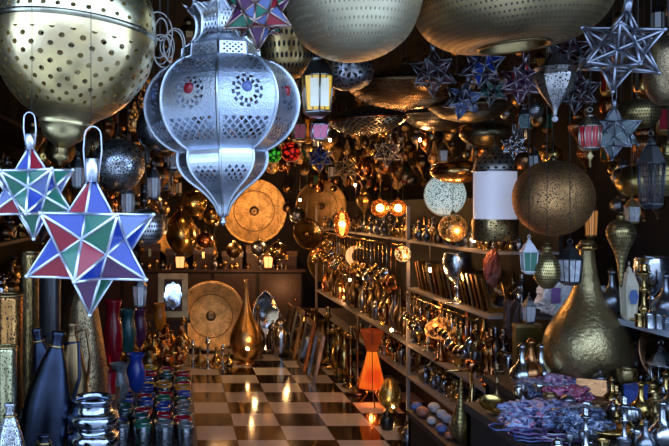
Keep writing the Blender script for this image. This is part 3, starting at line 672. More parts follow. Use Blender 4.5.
for i, (px, py, k, rp) in enumerate(((443, 398, 1, 8), (456, 401, 0, 7), (448, 412, 0, 7), (437, 412, 2, 8), (424, 398, 3, 8), (413, 404, 1, 6), (436, 428, 3, 7), (456, 418, 1, 6), (427, 420, 2, 5))):
    Yp = 4.28-.045*i; rr_ = rp*Yp/F*.78; lx = min(1.48-rr_, max(1.3+rr_, (px-HX)/F*Yp))
    ly = {0: 4.28, 1: 4.16, 2: 4.08, 3: 4.2, 4: 4.3, 5: 4.05, 6: 3.9, 7: 3.98, 8: 3.8}[i]
    lx = 1.345 if i in (3, 4, 5, 6, 8) else 1.435
    single('round_stone', f'{names[k]} rounded stone on the low bench, ' + ('rear', 'middle', 'lower', 'front left', 'far left', 'leftmost small', 'nearest', 'right-hand small', 'tiny nearest')[i]+' one', 'stone', G().ball((0, 0, rr_*.85), rr_, 16, sz=.85), stone_m[k], (lx, ly, .3), (0, 0, i))
t = thing('spire_vase', 'slender gold vase with a long spire top standing on the low bench end', 'vase', (1.40, 3.78, .3))
part('body', G().lathe(smooth([(0, 0), (.035, 0), (.05, .04), (.045, .1), (.025, .17), (.012, .24), (.004, .31), (0, .315)], 3), 20), pit, t)
for i, (px, py, r_, mt, lbx, tl) in enumerate(((484, 412, .05, gold, 'shiny yellow gold bowl tipped at the far left corner of the scarf table', .5), (489, 433, .04, silver, 'silver bowl in front of the tipped gold bowl', 0), (505, 424, .04, silver_dark, 'dark silver bowl right of the bright silver bowl', 0), (476, 425, .025, brass, 'tiny brass bowl at the left edge of the scarf table', 0))):
    Yq = .75*F/(py-HY); single('metal_bowl', lbx, 'bowl', G().lathe(smooth(sc([(a, z*.5) for a, z in PR['bowl']], r_), 2), 28), mt, (max(1.1+r_*1.02, (px-HX)/F*Yq), Yq, .7+r_*.45*tl), (tl, 0, 0))
# right table stock ---------------------------------------------------------
tz = .7
def Tat(px, py, zz=tz):   # point on horizontal plane
    Yp = (EYE-zz)*F/(py-HY); return Vector(((px-HX)/F*Yp, Yp, zz))
cl0 = 0
def scarfm(name, cols):
    m, nt, b, out = newmat(name); tc = nt.nodes.new('ShaderNodeTexCoord'); n = nt.nodes.new('ShaderNodeTexNoise'); n.inputs['Scale'].default_value = 22; n.inputs['Detail'].default_value = 3; n.inputs['Distortion'].default_value = 2.5
    nt.links.new(tc.outputs['Object'], n.inputs['Vector']); cr = nt.nodes.new('ShaderNodeValToRGB'); cr.color_ramp.interpolation = 'CONSTANT'
    el = cr.color_ramp.elements; el[0].position = 0; el[0].color = (*cols[0], 1); el[1].position = .42; el[1].color = (*cols[1], 1)
    for p_, c in zip((.48, .54, .6), cols[2:]): e = el.new(p_); e.color = (*c, 1)
    nt.links.new(n.outputs[0], cr.inputs[0]); nt.links.new(cr.outputs[0], b.inputs['Base Color']); b.inputs['Roughness'].default_value = .3; b.inputs['Coat Weight'].default_value = .5
    bp = nt.nodes.new('ShaderNodeBump'); bp.inputs['Distance'].default_value = .006; nt.links.new(n.outputs[0], bp.inputs['Height']); nt.links.new(bp.outputs[0], b.inputs['Normal']); return m
NV, PB, PK, WH, LI, CR_ = (.02, .03, .1), (.2, .3, .5), (.45, .1, .22), (.5, .52, .62), (.25, .2, .42), (.25, .02, .05)
cl = [scarfm('pink patterned fabric', (NV, PK, WH, PK, LI)), scarfm('blue patterned fabric', (NV, PB, NV, WH, PB)), scarfm('lilac patterned fabric', (NV, LI, PB, WH, PK)), scarfm('crimson patterned fabric', (NV, CR_, PK, CR_, WH)), scarfm('navy bead mesh', ((.01, .012, .03), NV, PB, (.01, .012, .03), WH))]
def scarf(label, px, py, w, d, h, mi, seed, rot):
    p = Tat(px, py); p.x = max(p.x, (1.13 if p.y < 2.9 else 1.38)+w*.55)
    g = crumple(w*1.15, d*1.2, h*1.1, seed, .5, 26)
    mz = min(v[2] for v in g.v); g.v = [(a, b_, c-mz) for a, b_, c in g.v]
    for q in range(len(g.sm)): g.sm[q] = True
    o = single('scarf_bundle', label, 'scarf', g, cl[mi], p, (0, 0, rot))
    return o
scarf('pale blue shimmering scarf bundle at the left end of the right table', 527, 398, .2, .15, .05, 1, 11, .4)
scarf('pink shimmering scarf bundle below the big brass vase', 556, 397, .15, .11, .05, 0, 12, -.3)
scarf('lilac scarf bundle at the front left of the right table', 540, 428, .2, .13, .05, 2, 13, .2)
scarf('crimson scarf bundle between pink and lilac ones', 570, 412, .12, .1, .06, 3, 14, .9)
scarf('pile of navy bead strings in front of the scarves', 578, 438, .13, .1, .05, 4, 15, .1)
g = G()
for k in range(14):
    a0 = R.uniform(0, 6.28); cx, cy = R.uniform(-.08, .08), R.uniform(-.04, .04); r_ = R.uniform(.04, .09)
    g.tube([(cx+r_*math.cos(2*PI*i/20), cy+r_*.6*math.sin(2*PI*i/20), .004+.004*k/2+.006*abs(math.sin(i+a0))) for i in range(20)], .0032, 5, closed=True, mi=k % 3)
single('bead_strings', 'tangle of silver and violet bead strings at the left front of the right table', 'necklaces', g, [silver_dark, plain('violet beads', (.1, .04, .14), .2, coat=.5), plain('blue beads', (.03, .05, .16), .2, coat=.5)], Tat(522, 440)+Vector((.06, 0, 0)))
pp = Tat(603, 436); single('brass_dish', 'gold dish with concentric rings at the bottom right', 'dish', G().lathe([(0, .0), (.04, 0), (.06, .006), (.062, .012), (.075, .014), (.077, .022), (.088, .026), (.09, .034), (.083, .03), (.07, .022), (.05, .012), (.02, .01), (0, .012)], 40), gold, pp)
pp = Tat(648, 384); t = thing('bronze_platter', 'large round dark bronze platter propped at the right behind silver pots', 'platter', (2.0, 3.02, .7), (math.radians(75), 0, 0))
part('plate', G().lathe([(0, 0), (.14, 0), (.16, .012), (.17, .014), (.165, .02), (.13, .008), (0, .008)], 44, Matrix.Translation((0, .17, 0))), metal('brown copper plate', (.4, .2, .1), .25), t)
for px, py, kd, h, mt, lbx in ((600, 402, 'jar', .12, silver_dark, 'squat dark silver jar right of the big brass vase'), (622, 388, 'jar', .15, silver, 'silver lidded sugar pot in the middle of the pot group'), (636, 380, 'vase', .16, silver_dark, 'dark silver vase before the bronze platter'), (650, 392, 'jar', .12, silver, 'rightmost small silver lidded pot on the right table'),
                              (612, 412, 'bottle', .13, brass, 'little brass bottle behind the gold ringed dish'), (641, 424, 'bottle', .15, gold, 'gold bottle with tapered neck near the blue box'), (655, 436, 'candlestick', .14, brass_dull, 'dull brass candlestick at the bottom right corner'), (632, 440, 'goblet', .1, silver, 'silver goblet in front of the gold bottle'), (590, 442, 'bowl', .035, silver, 'tiny silver bowl beside gold ringed dish'), (666, 414, 'bottle', .16, brass, 'brass bottle cropped by the right edge'), (627, 404, 'goblet', .13, brass_dull, 'dull brass goblet between silver pots and blue box')):
    L_on({'jar': 'lidded_pot', 'vase': 'silver_vase', 'bottle': 'brass_bottle', 'candlestick': 'candlestick', 'goblet': 'goblet', 'bowl': 'metal_bowl'}[kd], lbx, {'jar': 'pot'}.get(kd, kd), kd, h, mt, Tat(px, py))
pp = Tat(645, 408); t = thing('blue_box', 'small blue box standing beside silver pots on the right table', 'box', Tat(636, 412), (0, 0, .4)); part('box_body', G().box(-.035, .035, -.02, .02, 0, .085), plain('blue card', (.05, .1, .4), .35, noise=.3), t); part('lid', G().box(-.037, .037, -.022, .022, .085, .1), plain('dark blue card', (.03, .06, .25), .35), t)
t = thing('copper_box', 'open reddish copper trinket box beneath the big brass vase', 'box', Tat(593, 412), (0, 0, -.4)); part('box_body', G().box(-.05, .05, -.035, .035, 0, .05), copper_fil, t); part('lid', G().box(-.05, .05, -.004, .004, 0, .06, Matrix.Translation((0, .04, .05))@Matrix.Rotation(-.4, 4, 'X')), copper_fil, t)
lantern('silver lantern with keyhole arches standing at the right edge', 0, 0, 2.6, 30, 62, silver, dk[0], rot=.3, hang=False, loc=Tat(661, 398)+Vector((.0, 0, .105)))
# wall shelf stock
def WS(px, Yp): return Vector(((px-HX)/F*Yp, Yp, 1.002))
t = lantern('cream lantern with blue hexagon pane on the right wall shelf', 0, 0, 3.0, 17, 56, cream, cream, sides=4, rot=PI/4, hang=False, loc=WS(629, 3.03)+Vector((0, 0, 28*3.0/F)))
s = 3/F; o = part('blue_inlay', G().lathe([(0, 0), (5*s, 0)], 6, Matrix.Rotation(PI/2, 4, 'X')@Matrix.Scale(1.6, 4, (0, 1, 0))), plain('blue inlay', (.1, .16, .35), .3), t); o.location = (-.004, 0, -4*s); o.rotation_euler.z = -PI/4
o.location = Vector((-5.7*s, -5.7*s, -4*s))
for px, Yp, kd, h, mt, lbx in ((612, 3.12, 'bottle', .2, silver_dark, 'tall dark silver bottle left on the wall shelf'), (644, 3.0, 'candlestick', .22, brass, 'tall brass candlestick right of the cream lantern'), (652, 3.08, 'goblet', .24, silver, 'tall silver goblet on the wall shelf'), (650, 2.82, 'cup', .05, silver, 'tiny silver cup at the front of the wall shelf'), (659, 2.8, 'cup', .05, silver_dark, 'tiny dark cup near right end of the wall shelf'), (666, 2.95, 'bottle', .2, silver_dark, 'engraved silver bottle cropped at right edge on wall shelf'), (640, 2.86, 'cup', .045, brass, 'tiny brass cup at the front edge of the wall shelf')):
    L_on({'bottle': 'silver_bottle', 'candlestick': 'candlestick', 'goblet': 'goblet', 'cup': 'small_cup'}[kd], lbx, kd, kd, h, mt, WS(px, Yp))

# left foreground stock -----------------------------------------------------
def on(px, Yp, zz): return Vector(((px-HX)/F*Yp, Yp, zz))
Y = 2.35; s = Y/F
t = thing('silver_ribbed_jar', 'shiny silver ribbed jar with an open mouth in the lower left', 'jar', on(93, Y, .65))
pr = [(0, 0), (22, 0), (25, 3), (25, 12), (20, 15), (20, 18), (25, 22), (26, 30), (21, 35), (21, 38), (25, 41), (26, 48), (21, 52), (19, 56), (19, 59), (22, 62), (22, 64), (19, 64), (17, 60), (16, 50), (0, 48)]
hj = (EYE-(397-HY)/F*Y)-.65
part('body', G().lathe(smooth([(a*s, z_/64*hj) for a, z_ in pr], 3), 44), metal('shiny blue silver', (.6, .68, .82), .14, bump=.1), t)
part('ornament_ring', G().torus((0, 0, hj*.78), 24*s, .004, 32), silver_dark, t)
Y = 3.1; s = Y/F
t = thing('bronze_filigree_vase', 'large tapering bronze filigree vase behind the nearest stained glass star', 'vase', on(82, Y, .65))
part('body', G().lathe(smooth([(19*s, .0), (25*s, .02), (26*s, .1), (23.5*s, .2), (18*s, .34), (14*s, .42), (7*s, .47), (5*s, .52), (8*s, .56), (0, .56)], 4), 40), bronze_fil, t)
part('foot', G().lathe([(0, 0), (22*s, 0), (22*s, .012), (0, .012)], 30), bronze, t)
for px, Yp, rp, h, mt, lbx, nm in ((50, 2.9, 11, .6, black, 'tall black lacquered column vase behind the leftmost items', 'column_vase'), (8, 2.6, 15, .5, metal('amber mosaic', (.7, .33, .1), .25, V(40, 50, .25)), 'amber mosaic cylinder vase at the left edge', 'mosaic_vase'), (6, 2.3, 11, .38, metal('pale gold mosaic', (.6, .55, .3), .25, V(30, 40, .25)), 'pale gold mosaic cylinder vase before the amber one', 'mosaic_vase'), (30, 3.0, 9, .62, brass_eng, 'slim engraved brass cylinder between mosaic and black vases', 'mosaic_vase')):
    s = Yp/F
    t = thing(nm, lbx, 'vase', on(px, Yp, .65)); part('body', G().lathe([(0, 0), (rp*s, 0), (rp*s*1.02, .02), (rp*s*.97, h*.5), (rp*s, h*.97), (rp*s, h), (rp*s*.88, h), (rp*s*.85, h*.9), (0, h*.88)], 30), mt, t); part('rim', G().torus((0, 0, h), rp*s*.95, .004, 26), brass_dull, t)
# slippers-like curved silver pouring vessels
dsil = metal('dark blue silver', (.035, .045, .075), .32, bump=.1)
for i, (px, Yp, w, h, mt, lbx, rx) in enumerate(((10, 1.95, 20, .3, silver_fil, 'silver filigree cone lantern in the lower left corner', 0), (38, 2.35, 24, .42, dsil, 'tall dark polished ewer with curved back in the lower left', .15), (60, 2.55, 18, .40, dsil, 'slim dark ewer leaning behind the silver ribbed jar', -.2), (44, 2.02, 24, .2, dsil, 'rounded dark ewer with brass top at the bottom left', 0), (60, 2.0, 12, .12, silver_fil, 'small silver filigree vessel at the bottom left', 0), (72, 2.75, 16, .38, bronze, 'flat bronze ewer with dark window before the bronze vase', 0))):
    s = Yp/F; t = thing('metal_ewer' if i else 'cone_lantern', lbx, 'ewer' if i else 'lantern', on(px, Yp, .65), (0, rx, 0))
    part('body', G().lathe(smooth([(0, 0), (w*s*.8, 0), (w*s, h*.2), (w*s*.95, h*.5), (w*s*.5, h*.8), (w*s*.22, h*.92), (w*s*.3, h), (0, h)], 3), 26, sy=.7), mt, t)
    part('neck_band', G().torus((0, 0, h*.9), w*s*.27, .004, 16), brass_dull, t)
    if i in (1, 2, 5): part('handle', G().tube([(w*s*.3, 0, h*.92), (w*s*.9, 0, h*.95), (w*s*1.15, 0, h*.7), (w*s*.95, 0, h*.45)], .006, 6), mt, t)
t = thing('wooden_ledge', 'dark studded sloping strut crossing the lower left', 'ledge', on(20, 2.2, .65))
g = G(); g.tube([(-.25, .15, .0), (-.06, .15, .12), (.03, .15, .22), (.06, .15, .3)], .016, 8); part('strut', g, black, t)

# tumblers on low left table -------------------------------------------------
tum = {}
def tumbler_proto(nm, gm, sm_):
    t = thing('glass_tumbler', '', 'tumbler', (0, -50, 0)); r_, h = .042, .095
    part('glass_wall', G().lathe([(0, .004), (r_*.85, .004), (r_*.9, h*.5), (r_, h), (r_*.93, h), (r_*.8, .01), (0, .01)], 20), gm, t)
    part('filigree_sleeve', G().lathe([(r_*.9, 0), (r_*.94, h*.45), (r_*1.0, h*.82), (r_*.99, h*.84)], 20), sm_, t)
    part('rim_band', G().torus((0, 0, h), r_*.97, .0022, 20), silver, t)
    scan_kids(t); tum[nm] = t
slv = metal('silver sleeve cutwork', (.62, .68, .78), .25, V(13, 6, .2), clear=True)
slvd = metal('dark silver sleeve cutwork', (.4, .43, .5), .25, V(11, 5, .22), clear=True)
for nm, gm, sm_ in (('cobalt blue', g_blue, slv), ('green', g_green, slv), ('ruby red', g_red, slvd), ('clear', g_clear, slv), ('teal', g_teal, slvd), ('yellow', g_yellow, slvd), ('amber', g_amber, slvd)): tumbler_proto(nm, gm, sm_)
first = set(); kn = list(tum)
k = 0
for j in range(13):
    for i in range(6):
        Yp = 3.56+j*.103; xx = .045-i*.1-(j % 2)*.012
        if j < 2 and i > 4: continue
        c = R.choice(['cobalt blue', 'clear', 'cobalt blue', 'green', 'ruby red', 'teal', 'clear']) if j < 5 else R.choice(['ruby red', 'yellow', 'cobalt blue', 'amber', 'green', 'teal', 'ruby red'])
        if c in first: o = copy_tree(tum[c])
        else: o = tum[c]; first.add(c)
        zz = .35
        o.location = (xx, Yp, zz); o.rotation_euler = (0, 0, R.uniform(0, 6)); s_ = R.uniform(.9, 1.1); o.scale = (s_, s_, s_*R.uniform(.9, 1.15))
        o['label'] = f'{c} glass tumbler in a silver filigree sleeve on the low left table'; o['group'] = f'{c} tumblers on the low left table'
for nm in kn:
    if nm not in first:
        for ch in list(tum[nm].children): bpy.data.objects.remove(ch)
        bpy.data.objects.remove(tum[nm])
# hurricane glasses standing behind
def hurricane(label, px, py, Yp, gm, h=.3):
    p = P(px, py, Yp); p.z = .35; t = thing('hurricane_glass', label, 'vase', p)
    w = min(.2*h, .055)
    part('stem', G().lathe(smooth([(0, 0), (w*.7, 0), (w*.6, .02), (w*.15, .05), (w*.12, h*.35), (w*.2, h*.42)], 2), 16), silver_dark, t)
    part('glass_bowl', G().lathe(smooth([(w*.2, h*.42), (w*.75, h*.55), (w*.9, h*.75), (w*.6, h*.9), (w*.85, h), (w*.8, h), (w*.5, h*.9), (w*.7, h*.7), (0, h*.5)], 3), 20), gm, t)
hurricane('tall ruby red hurricane glass behind the bronze filigree vase', 113, 320, 3.9, plain('bright ruby glass', (.3, .006, .018), .1, trans=.4), .62)
hurricane('clear stemmed hurricane glass left of the blue tumblers', 119, 380, 3.75, g_clear, .33)
hurricane('teal cone shaped hurricane glass behind the red one', 128, 335, 4.6, g_teal, .48)
hurricane('cobalt stemmed hurricane glass above the tumblers', 136, 378, 3.95, g_blue, .34)
hurricane('violet hurricane glass near the carved mirror', 140, 342, 5.05, g_violet, .42)
o = L_on('red_cup', 'ruby red glass cup with a tea light on the left platform', 'cup', 'cup', .09, plain('bright ruby glass', (.5, .01, .03)), on(108, 3.3, .65)); 
single('tea_light', 'small lit tea light beside the ruby cup', 'candle', G().ball((0, 0, .012), .012, 10), bulb_m, on(100, 2.85, .65)); lamp(on(100, 2.8, .7), .5, (1, .5, .15), .01)
hurricane('gold and red stacked goblet cluster centre at far left table end', 160, 372, 5.9, g_amber, .35)

# brass heap: jugs/candlesticks on far end of low left table, and floor bottles
protos = {}
def proto(key, build):
    o = build(); scan_kids(o); protos[key] = o; o.location = (0, -60, 0); return o
def mk(kind, h, mat, nm, cat):
    def f():
        o = single(nm, '', cat, G().lathe(smooth(sc(PR[kind], h), 2), 14), mat); return o
    return f
def teapot(h, mat):
    def f():
        t = thing('teapot', '', 'teapot')
        part('body', G().lathe(smooth([(0, 0), (.3*h, 0), (.25*h, .05*h), (.42*h, .25*h), (.4*h, .5*h), (.22*h, .7*h), (.2*h, .72*h)], 2), 16), mat, t)
        part('lid', G().lathe(smooth([(.22*h, .72*h), (.16*h, .85*h), (.04*h, .92*h), (.05*h, .97*h), (0, h)], 2), 14), mat, t)
        part('spout', G().tube([(.35*h, 0, .3*h), (.55*h, 0, .45*h), (.6*h, 0, .65*h), (.72*h, 0, .78*h)], [.07*h, .05*h, .035*h, .025*h], 7), mat, t)
        part('handle', G().tube([(-.25*h, 0, .65*h), (-.5*h, 0, .75*h), (-.65*h, 0, .55*h), (-.55*h, 0, .3*h), (-.38*h, 0, .25*h)], .025*h, 6), mat, t)
        return t
    return f
def framep(w, h, fmt, pmt):
    def f():
        t = thing('picture_frame', '', 'frame'); b_ = .16*w
        g = G(); 
        for q in ((-w/2, w/2, 0, b_), (-w/2, w/2, h-b_, h), (-w/2, -w/2+b_, b_, h-b_), (w/2-b_, w/2, b_, h-b_)): g.box(q[0], q[1], -.008, .008, q[2], q[3])
        part('moulding', g, fmt, t); part('pane', G().box(-w/2+b_*.8, w/2-b_*.8, -.003, .003, b_*.8, h-b_*.8), pmt, t); return t
    return f
MT = {'brass': brass, 'gold': gold, 'copper': copper, 'silver': silver, 'tarnished': silver_dark, 'bronze': bronze, 'engraved brass': brass_eng}
for cn in ('brass', 'gold', 'silver', 'copper', 'tarnished', 'bronze'):
    m = MT[cn]
    proto(('candlestick', cn), mk('candlestick', .2, m, 'candlestick', 'candlestick'))
    proto(('goblet', cn), mk('goblet', .12, m, 'goblet', 'goblet'))
    proto(('bottle', cn), mk('bottle', .22, m, 'metal_bottle', 'bottle'))
    proto(('vase', cn), mk('vase', .16, m, 'metal_vase', 'vase'))
    proto(('jar', cn), mk('jar', .13, m, 'lidded_jar', 'jar'))
    proto(('cup', cn), mk('cup', .08, m, 'metal_cup', 'cup'))
    proto(('teapot', cn), teapot(.11, m))
    proto(('frame', cn), framep(.14, .2, m, mirror if cn in ('silver', 'brass') else plain('dark picture', (.03, .03, .04), .2)))
def place(kind, cn, loc, zone, s_=1, rot=None, sz=1):
    o = copy_tree(protos[(kind, cn)]); o.location = loc; o.rotation_euler = rot or (0, 0, R.uniform(0, 6.28)); o.scale = (s_, s_, s_*sz)
    kn_ = {'jar': 'lidded jar', 'frame': 'picture frame'}.get(kind, kind)
    o['label'] = f'small {cn} {kn_} {zone}'; o['group'] = f'{cn} {kn_}s {zone}'
    return o
# lowest right shelf: cups and goblets
used = []
RAD = dict(candlestick=.046, goblet=.036, bottle=.057, vase=.048, jar=.046, cup=.036, teapot=.085)
OCC = {}
def fill(y0, y1, dy, x0, x1, dx, zz, kinds, cols, zone, s0=.85, s1=1.1, jit=.012, sz=1, dens=1.0):
    occ = OCC.setdefault(round(zz, 3), [])
    n_ = int((y1-y0)*(x1-x0+.06)*2600*dens)
    for q in range(n_):
        kd = R.choice(kinds); s_ = R.uniform(s0, s1); r_ = RAD[kd]*s_
        x_ = R.uniform(x0, x1); y_ = R.uniform(y0, y1)
        if any((x_-a)**2+(y_-b_)**2 < (r_+c)**2 for a, b_, c in occ): continue
        occ.append((x_, y_, r_)); place(kd, R.choice(cols), (x_, y_, zz), zone, s_, sz=sz)
fill(3.78, 4.95, 0, 1.545, 1.8, 0, .35, ['goblet', 'cup', 'jar', 'vase', 'goblet'], ['brass', 'silver', 'tarnished', 'tarnished', 'brass'], 'on the lowest right shelf near side', .5, .8, dens=3)
fill(5.06, 6.5, 0, 1.545, 1.75, 0, .35, ['goblet', 'cup', 'vase'], ['brass', 'bronze', 'gold', 'tarnished'], 'on the lowest right shelf behind the orange lamp', .6, .9, dens=2)
fill(3.78, 4.95, 0, 1.555, 1.79, 0, .556, ['candlestick', 'bottle', 'teapot', 'vase', 'candlestick', 'goblet'], ['brass', 'gold', 'copper', 'silver', 'tarnished', 'bronze'], 'on the second right shelf near side', .6, 1.0, sz=1.45, dens=3)
fill(5.06, 8.2, 0, 1.56, 1.85, 0, .556, ['bottle', 'candlestick', 'vase', 'jar'], ['brass', 'gold', 'copper', 'bronze', 'tarnished', 'bronze'], 'on the second right shelf far side', .7, 1.1, sz=1.6, dens=1.5)
fill(3.78, 4.95, 0, 1.72, 1.8, 0, .92, ['bottle', 'candlestick', 'vase'], ['brass', 'tarnished', 'bronze', 'silver'], 'at the back of the third right shelf', .8, 1.05, dens=.5)
fill(3.78, 8.2, 0, 1.545, 1.7, 0, 1.23, ['bottle', 'jar', 'vase', 'candlestick'], ['bronze', 'tarnished', 'brass', 'bronze', 'tarnished'], 'on the top right shelf', .45, .75, dens=1.2)
# leaning frames along third shelf
y_ = 3.8
i = 0
while y_ < 4.9:
    o = place('frame', ('brass', 'bronze', 'copper', 'tarnished', 'brass')[i % 5], (1.60, y_, .925), 'leaning in the row on the third right shelf', R.uniform(.85, 1.0), (math.radians(-24), 0, math.radians(8)))
    y_ += .062; i += 1
L_on('silver_goblet', 'tall bright silver goblet standing out on the third right shelf', 'goblet', 'goblet', .27, silver, (1.535, 4.2, .92))
# rail hooks of ladles on far right between z .9 and 1.2
rail = single('hanging_rail', 'long brass rail carrying utensils under the top right shelf', 'rail', G().tube([(1.47, 5.1, 1.19), (1.47, 8.2, 1.19)], .006, 8).tube([(1.47, 5.1, 1.19), (1.51, 5.1, 1.2)], .005).tube([(1.47, 8.2, 1.19), (1.51, 8.2, 1.2)], .005), brass)
def ladle(mat):
    def f():
        t = thing('hanging_ladle', '', 'ladle')
        part('hook', G().tube([(.0, 0, -.02), (0, .008, 0), (0, 0, .008), (0, -.008, 0)], .002, 5), mat, t)
        part('handle', G().tube([(0, 0, -.02), (0, 0, -.2)], [.005, .003], 6), mat, t)
        part('bowl', G().lathe(smooth([(0, -.05), (.025, -.04), (.04, -.01), (.042, 0), (.038, 0), (.02, -.035), (0, -.04)], 2), 14, Matrix.Translation((0, 0, -.2))@Matrix.Rotation(1.2, 4, 'Y')), mat, t); return t
    return f
for cn in ('brass', 'copper', 'gold', 'silver'):
    proto(('ladle', cn), ladle(MT[cn])); 
y_ = 5.15
while y_ < 8.15:
    cn = R.choice(['brass', 'copper', 'gold', 'silver', 'brass']); o = place('ladle', cn, (1.47, y_, 1.19), 'hanging from the rail under the top right shelf', R.uniform(.9, 1.4), (0, 0, R.uniform(-.5, .5))); y_ += .11
rail2 = single('hanging_rail', 'brass rail carrying utensils under the third right shelf', 'rail', G().tube([(1.47, 3.8, .885), (1.47, 4.95, .885)], .005, 8).tube([(1.47, 3.8, .885), (1.51, 3.8, .9)], .004).tube([(1.47, 4.95, .885), (1.51, 4.95, .9)], .004), brass)
y_ = 3.84
while y_ < 4.93:
    if abs(y_-4.45) > .11: place('ladle', R.choice(['brass', 'copper', 'gold', 'silver', 'brass']), (1.47, y_, .885), 'hanging from the rail under the third right shelf', R.uniform(.5, .95), (0, 0, R.uniform(-.6, .6)))
    y_ += .066
# standing tall things before far shelves
for i in range(26):
    y_ = 5.25+i*.115
    if abs(y_-5.62) < .16: continue
    cn = R.choice(['brass', 'gold', 'bronze', 'copper', 'brass']); kd = R.choice(['bottle', 'vase', 'candlestick'])
    h = R.uniform(2.2, 3.4)
    if y_ > 5.9 and i % 2 == 0: place(kd, cn, (1.40, y_, 0), 'standing tall on the floor before the far shelves', 1.5, sz=h/1.7)
# leaning frames on the floor
for i, (px, Yp, w, h, fmt) in enumerate(((322, 8.1, .34, .42, bronze), (336, 7.5, .36, .46, brass_dull), (350, 6.9, .36, .44, bronze), (358, 6.4, .3, .4, silver_dark))):
    x_ = 1.16; t = thing('leaning_mirror', ('farthest dark framed mirror leaning by the floor edge', 'brass framed mirror leaning second from the back by the floor edge', 'dark bronze framed mirror leaning third from the back', 'nearest grey framed mirror leaning behind the orange lamp')[i], 'mirror', (1.12, Yp, .0), (0, math.radians(12), 0))
    b_ = .04; g = G()
    for q in ((-w/2, w/2, 0, b_), (-w/2, w/2, h-b_, h), (-w/2, -w/2+b_, b_, h-b_), (w/2-b_, w/2, b_, h-b_)): g.box(-.012, .012, q[0], q[1], q[2], q[3])
    part('moulding', g, fmt, t); part('mirror_pane', G().box(-.004, .004, -w/2+b_, w/2-b_, b_, h-b_), metal('dark mirror', (.25, .25, .28), .1, bump=.02), t)

# near heap on right: copper lamp, brass arms
Y = 4.3
lit = cutglow('lit copper bowl', (1, .35, .07), .9, (.7, .3, .1), V(16, 6, .1))
t = thing('copper_oil_lamp', 'glowing copper bowl lamp on the second right shelf', 'lamp', (1.53, 4.45, .556)); part('stand', G().lathe([(0, 0), (.04, 0), (.02, .02), (.012, .1), (.03, .16), (0, .16)], 14), copper, t); part('glowing_bowl', G().lathe([(.05, .13), (.085, .15), (.085, .20), (.06, .225), (.02, .25), (0, .255)], 22), lit, t)
lamp((1.42, 4.4, .86), 3.5)
# brass tap / hookah near (480,385)
t = thing('brass_hookah', 'brass water pipe with horizontal arm at the near end of the shelves', 'hookah', (1.43, 3.72, .3))
z_ = EYE-(382-HY)/F*3.48
part('stem', G().tube([(.0, 0, 0), (0, 0, z_-.3)], .009, 10), brass, t); part('arm', G().tube([(0, 0, z_-.3), (-.13, 0, z_-.3)], .007, 8), brass, t); part('base', G().lathe(smooth([(0, 0), (.04, 0), (.04, .05), (.015, .12), (.015, .15)], 3), 18), brass_dull, t)
part('bowl', G().lathe([(.01, z_-.31), (.03, z_-.28), (.028, z_-.25), (0, z_-.25)], 14), copper, t)
# olive metal canister + silver candle rods at (530,350)
for i, (px, h, mt, lbx) in enumerate(((522, .2, silver, 'left of three silver capped incense tubes on the right table'), (531, .22, copper, 'middle of three silver capped incense tubes, coppery'), (541, .2, silver, 'right of three silver capped incense tubes on the right table'))):
    L_on('incense_tube', lbx, 'bottle', 'bottle', h, mt, on(px, 3.12, .7), seg=12)
t = thing('olive_canister', 'tall olive gold rectangular canister behind the incense tubes', 'canister', on(527, 3.37, .7)); part('body', G().box(-.055, .055, -.02, .02, 0, .22), metal('olive foil', (.3, .27, .12), .3), t); part('lid', G().box(-.057, .057, -.022, .022, .22, .235), brass_dull, t)
lantern('small silver box lantern on top of the olive canister', 0, 0, 3.24, 14, 30, silver_dark, pearl, sides=4, rot=PI/4, hang=False, loc=on(529, 3.37, .935+15*3.24/F))
for px, py, Yp, mt, lbx in ((492, 268, 3.62, plain('rust leather', (.12, .025, .012), .5, noise=.5), 'rust red pouch hanging at the near end of the shelves'), (512, 318, 3.55, plain('brown leather', (.05, .02, .012), .5, noise=.5), 'dark brown pouch hanging left of the black and white lantern')):
    t = thing('hanging_pouch', lbx, 'pouch', P(px, py, Yp)); part('pouch_body', crumple(.07, .04, .16, int(px), .2, 10), mt, t); chain(t, .06)

# ------------------------------------------------------------------ back of the shop
t = thing('carved_cabinet', 'long dark carved wooden cabinet against the back wall', 'cabinet', (.1, 8.72, 0))
part('body', G().box(-1.2, 1.3, -.2, .24, 0, .72), wood_dark, t); part('top', G().box(-1.23, 1.33, -.23, .25, .72, .75), wood, t)
for k in range(5):
    d = part('door', G().box(-1.18+k*.5, -.72+k*.5, -.215, -.2, .1, .7), wood, t); part('knob', G().ball((-.78+k*.5, -.225, .42), .012, 8), brass, d)
# carved boxes on top
for i, px in enumerate((128, 150, 176, 203, 232, 256, 286)):
    w = .22; X = (px-HX)/F*8.6; hh = (.2, .28, .22, .24, .2, .26, .2)[i]
    t = thing('carved_box', ('leftmost', 'second', 'third', 'fourth', 'fifth', 'sixth', 'rightmost')[i]+' carved wooden box from the left on the back cabinet', 'box', (X, 8.64, .75))
    part('box_body', G().box(-w/2, w/2, -.1, .1, 0, hh*.7), wood, t); part('lid', G().box(-w/2-.008, w/2+.008, -.108, .108, hh*.7, hh), plain('inlaid lid wood', (.08, .04, .02), .35, noise=.8, ns=60), t)
    part('clasp', G().box(-.015, .015, -.115, -.108, hh*.5, hh*.8), brass, t)
def platter(label, px, py, Y, rp, mat, tilt=(PI/2, 0, 0), boss=.12, name='gold_platter', dark=True):
    s = Y/F*rp; t = thing(name, label, 'platter', P(px, py, Y), tilt)
    part('plate', G().lathe([(0, 0), (s*.9, 0), (s*.97, .02), (s, .022), (s*.97, .03), (s*.9, .012), (s*boss, .008)], 56), mat, t)
    part('boss', G().lathe([(s*boss, .008), (s*boss*1.05, .018), (s*boss*.9, .024), (0, .012 if dark else .03)], 30), bronze if dark else gold, t)
    return t
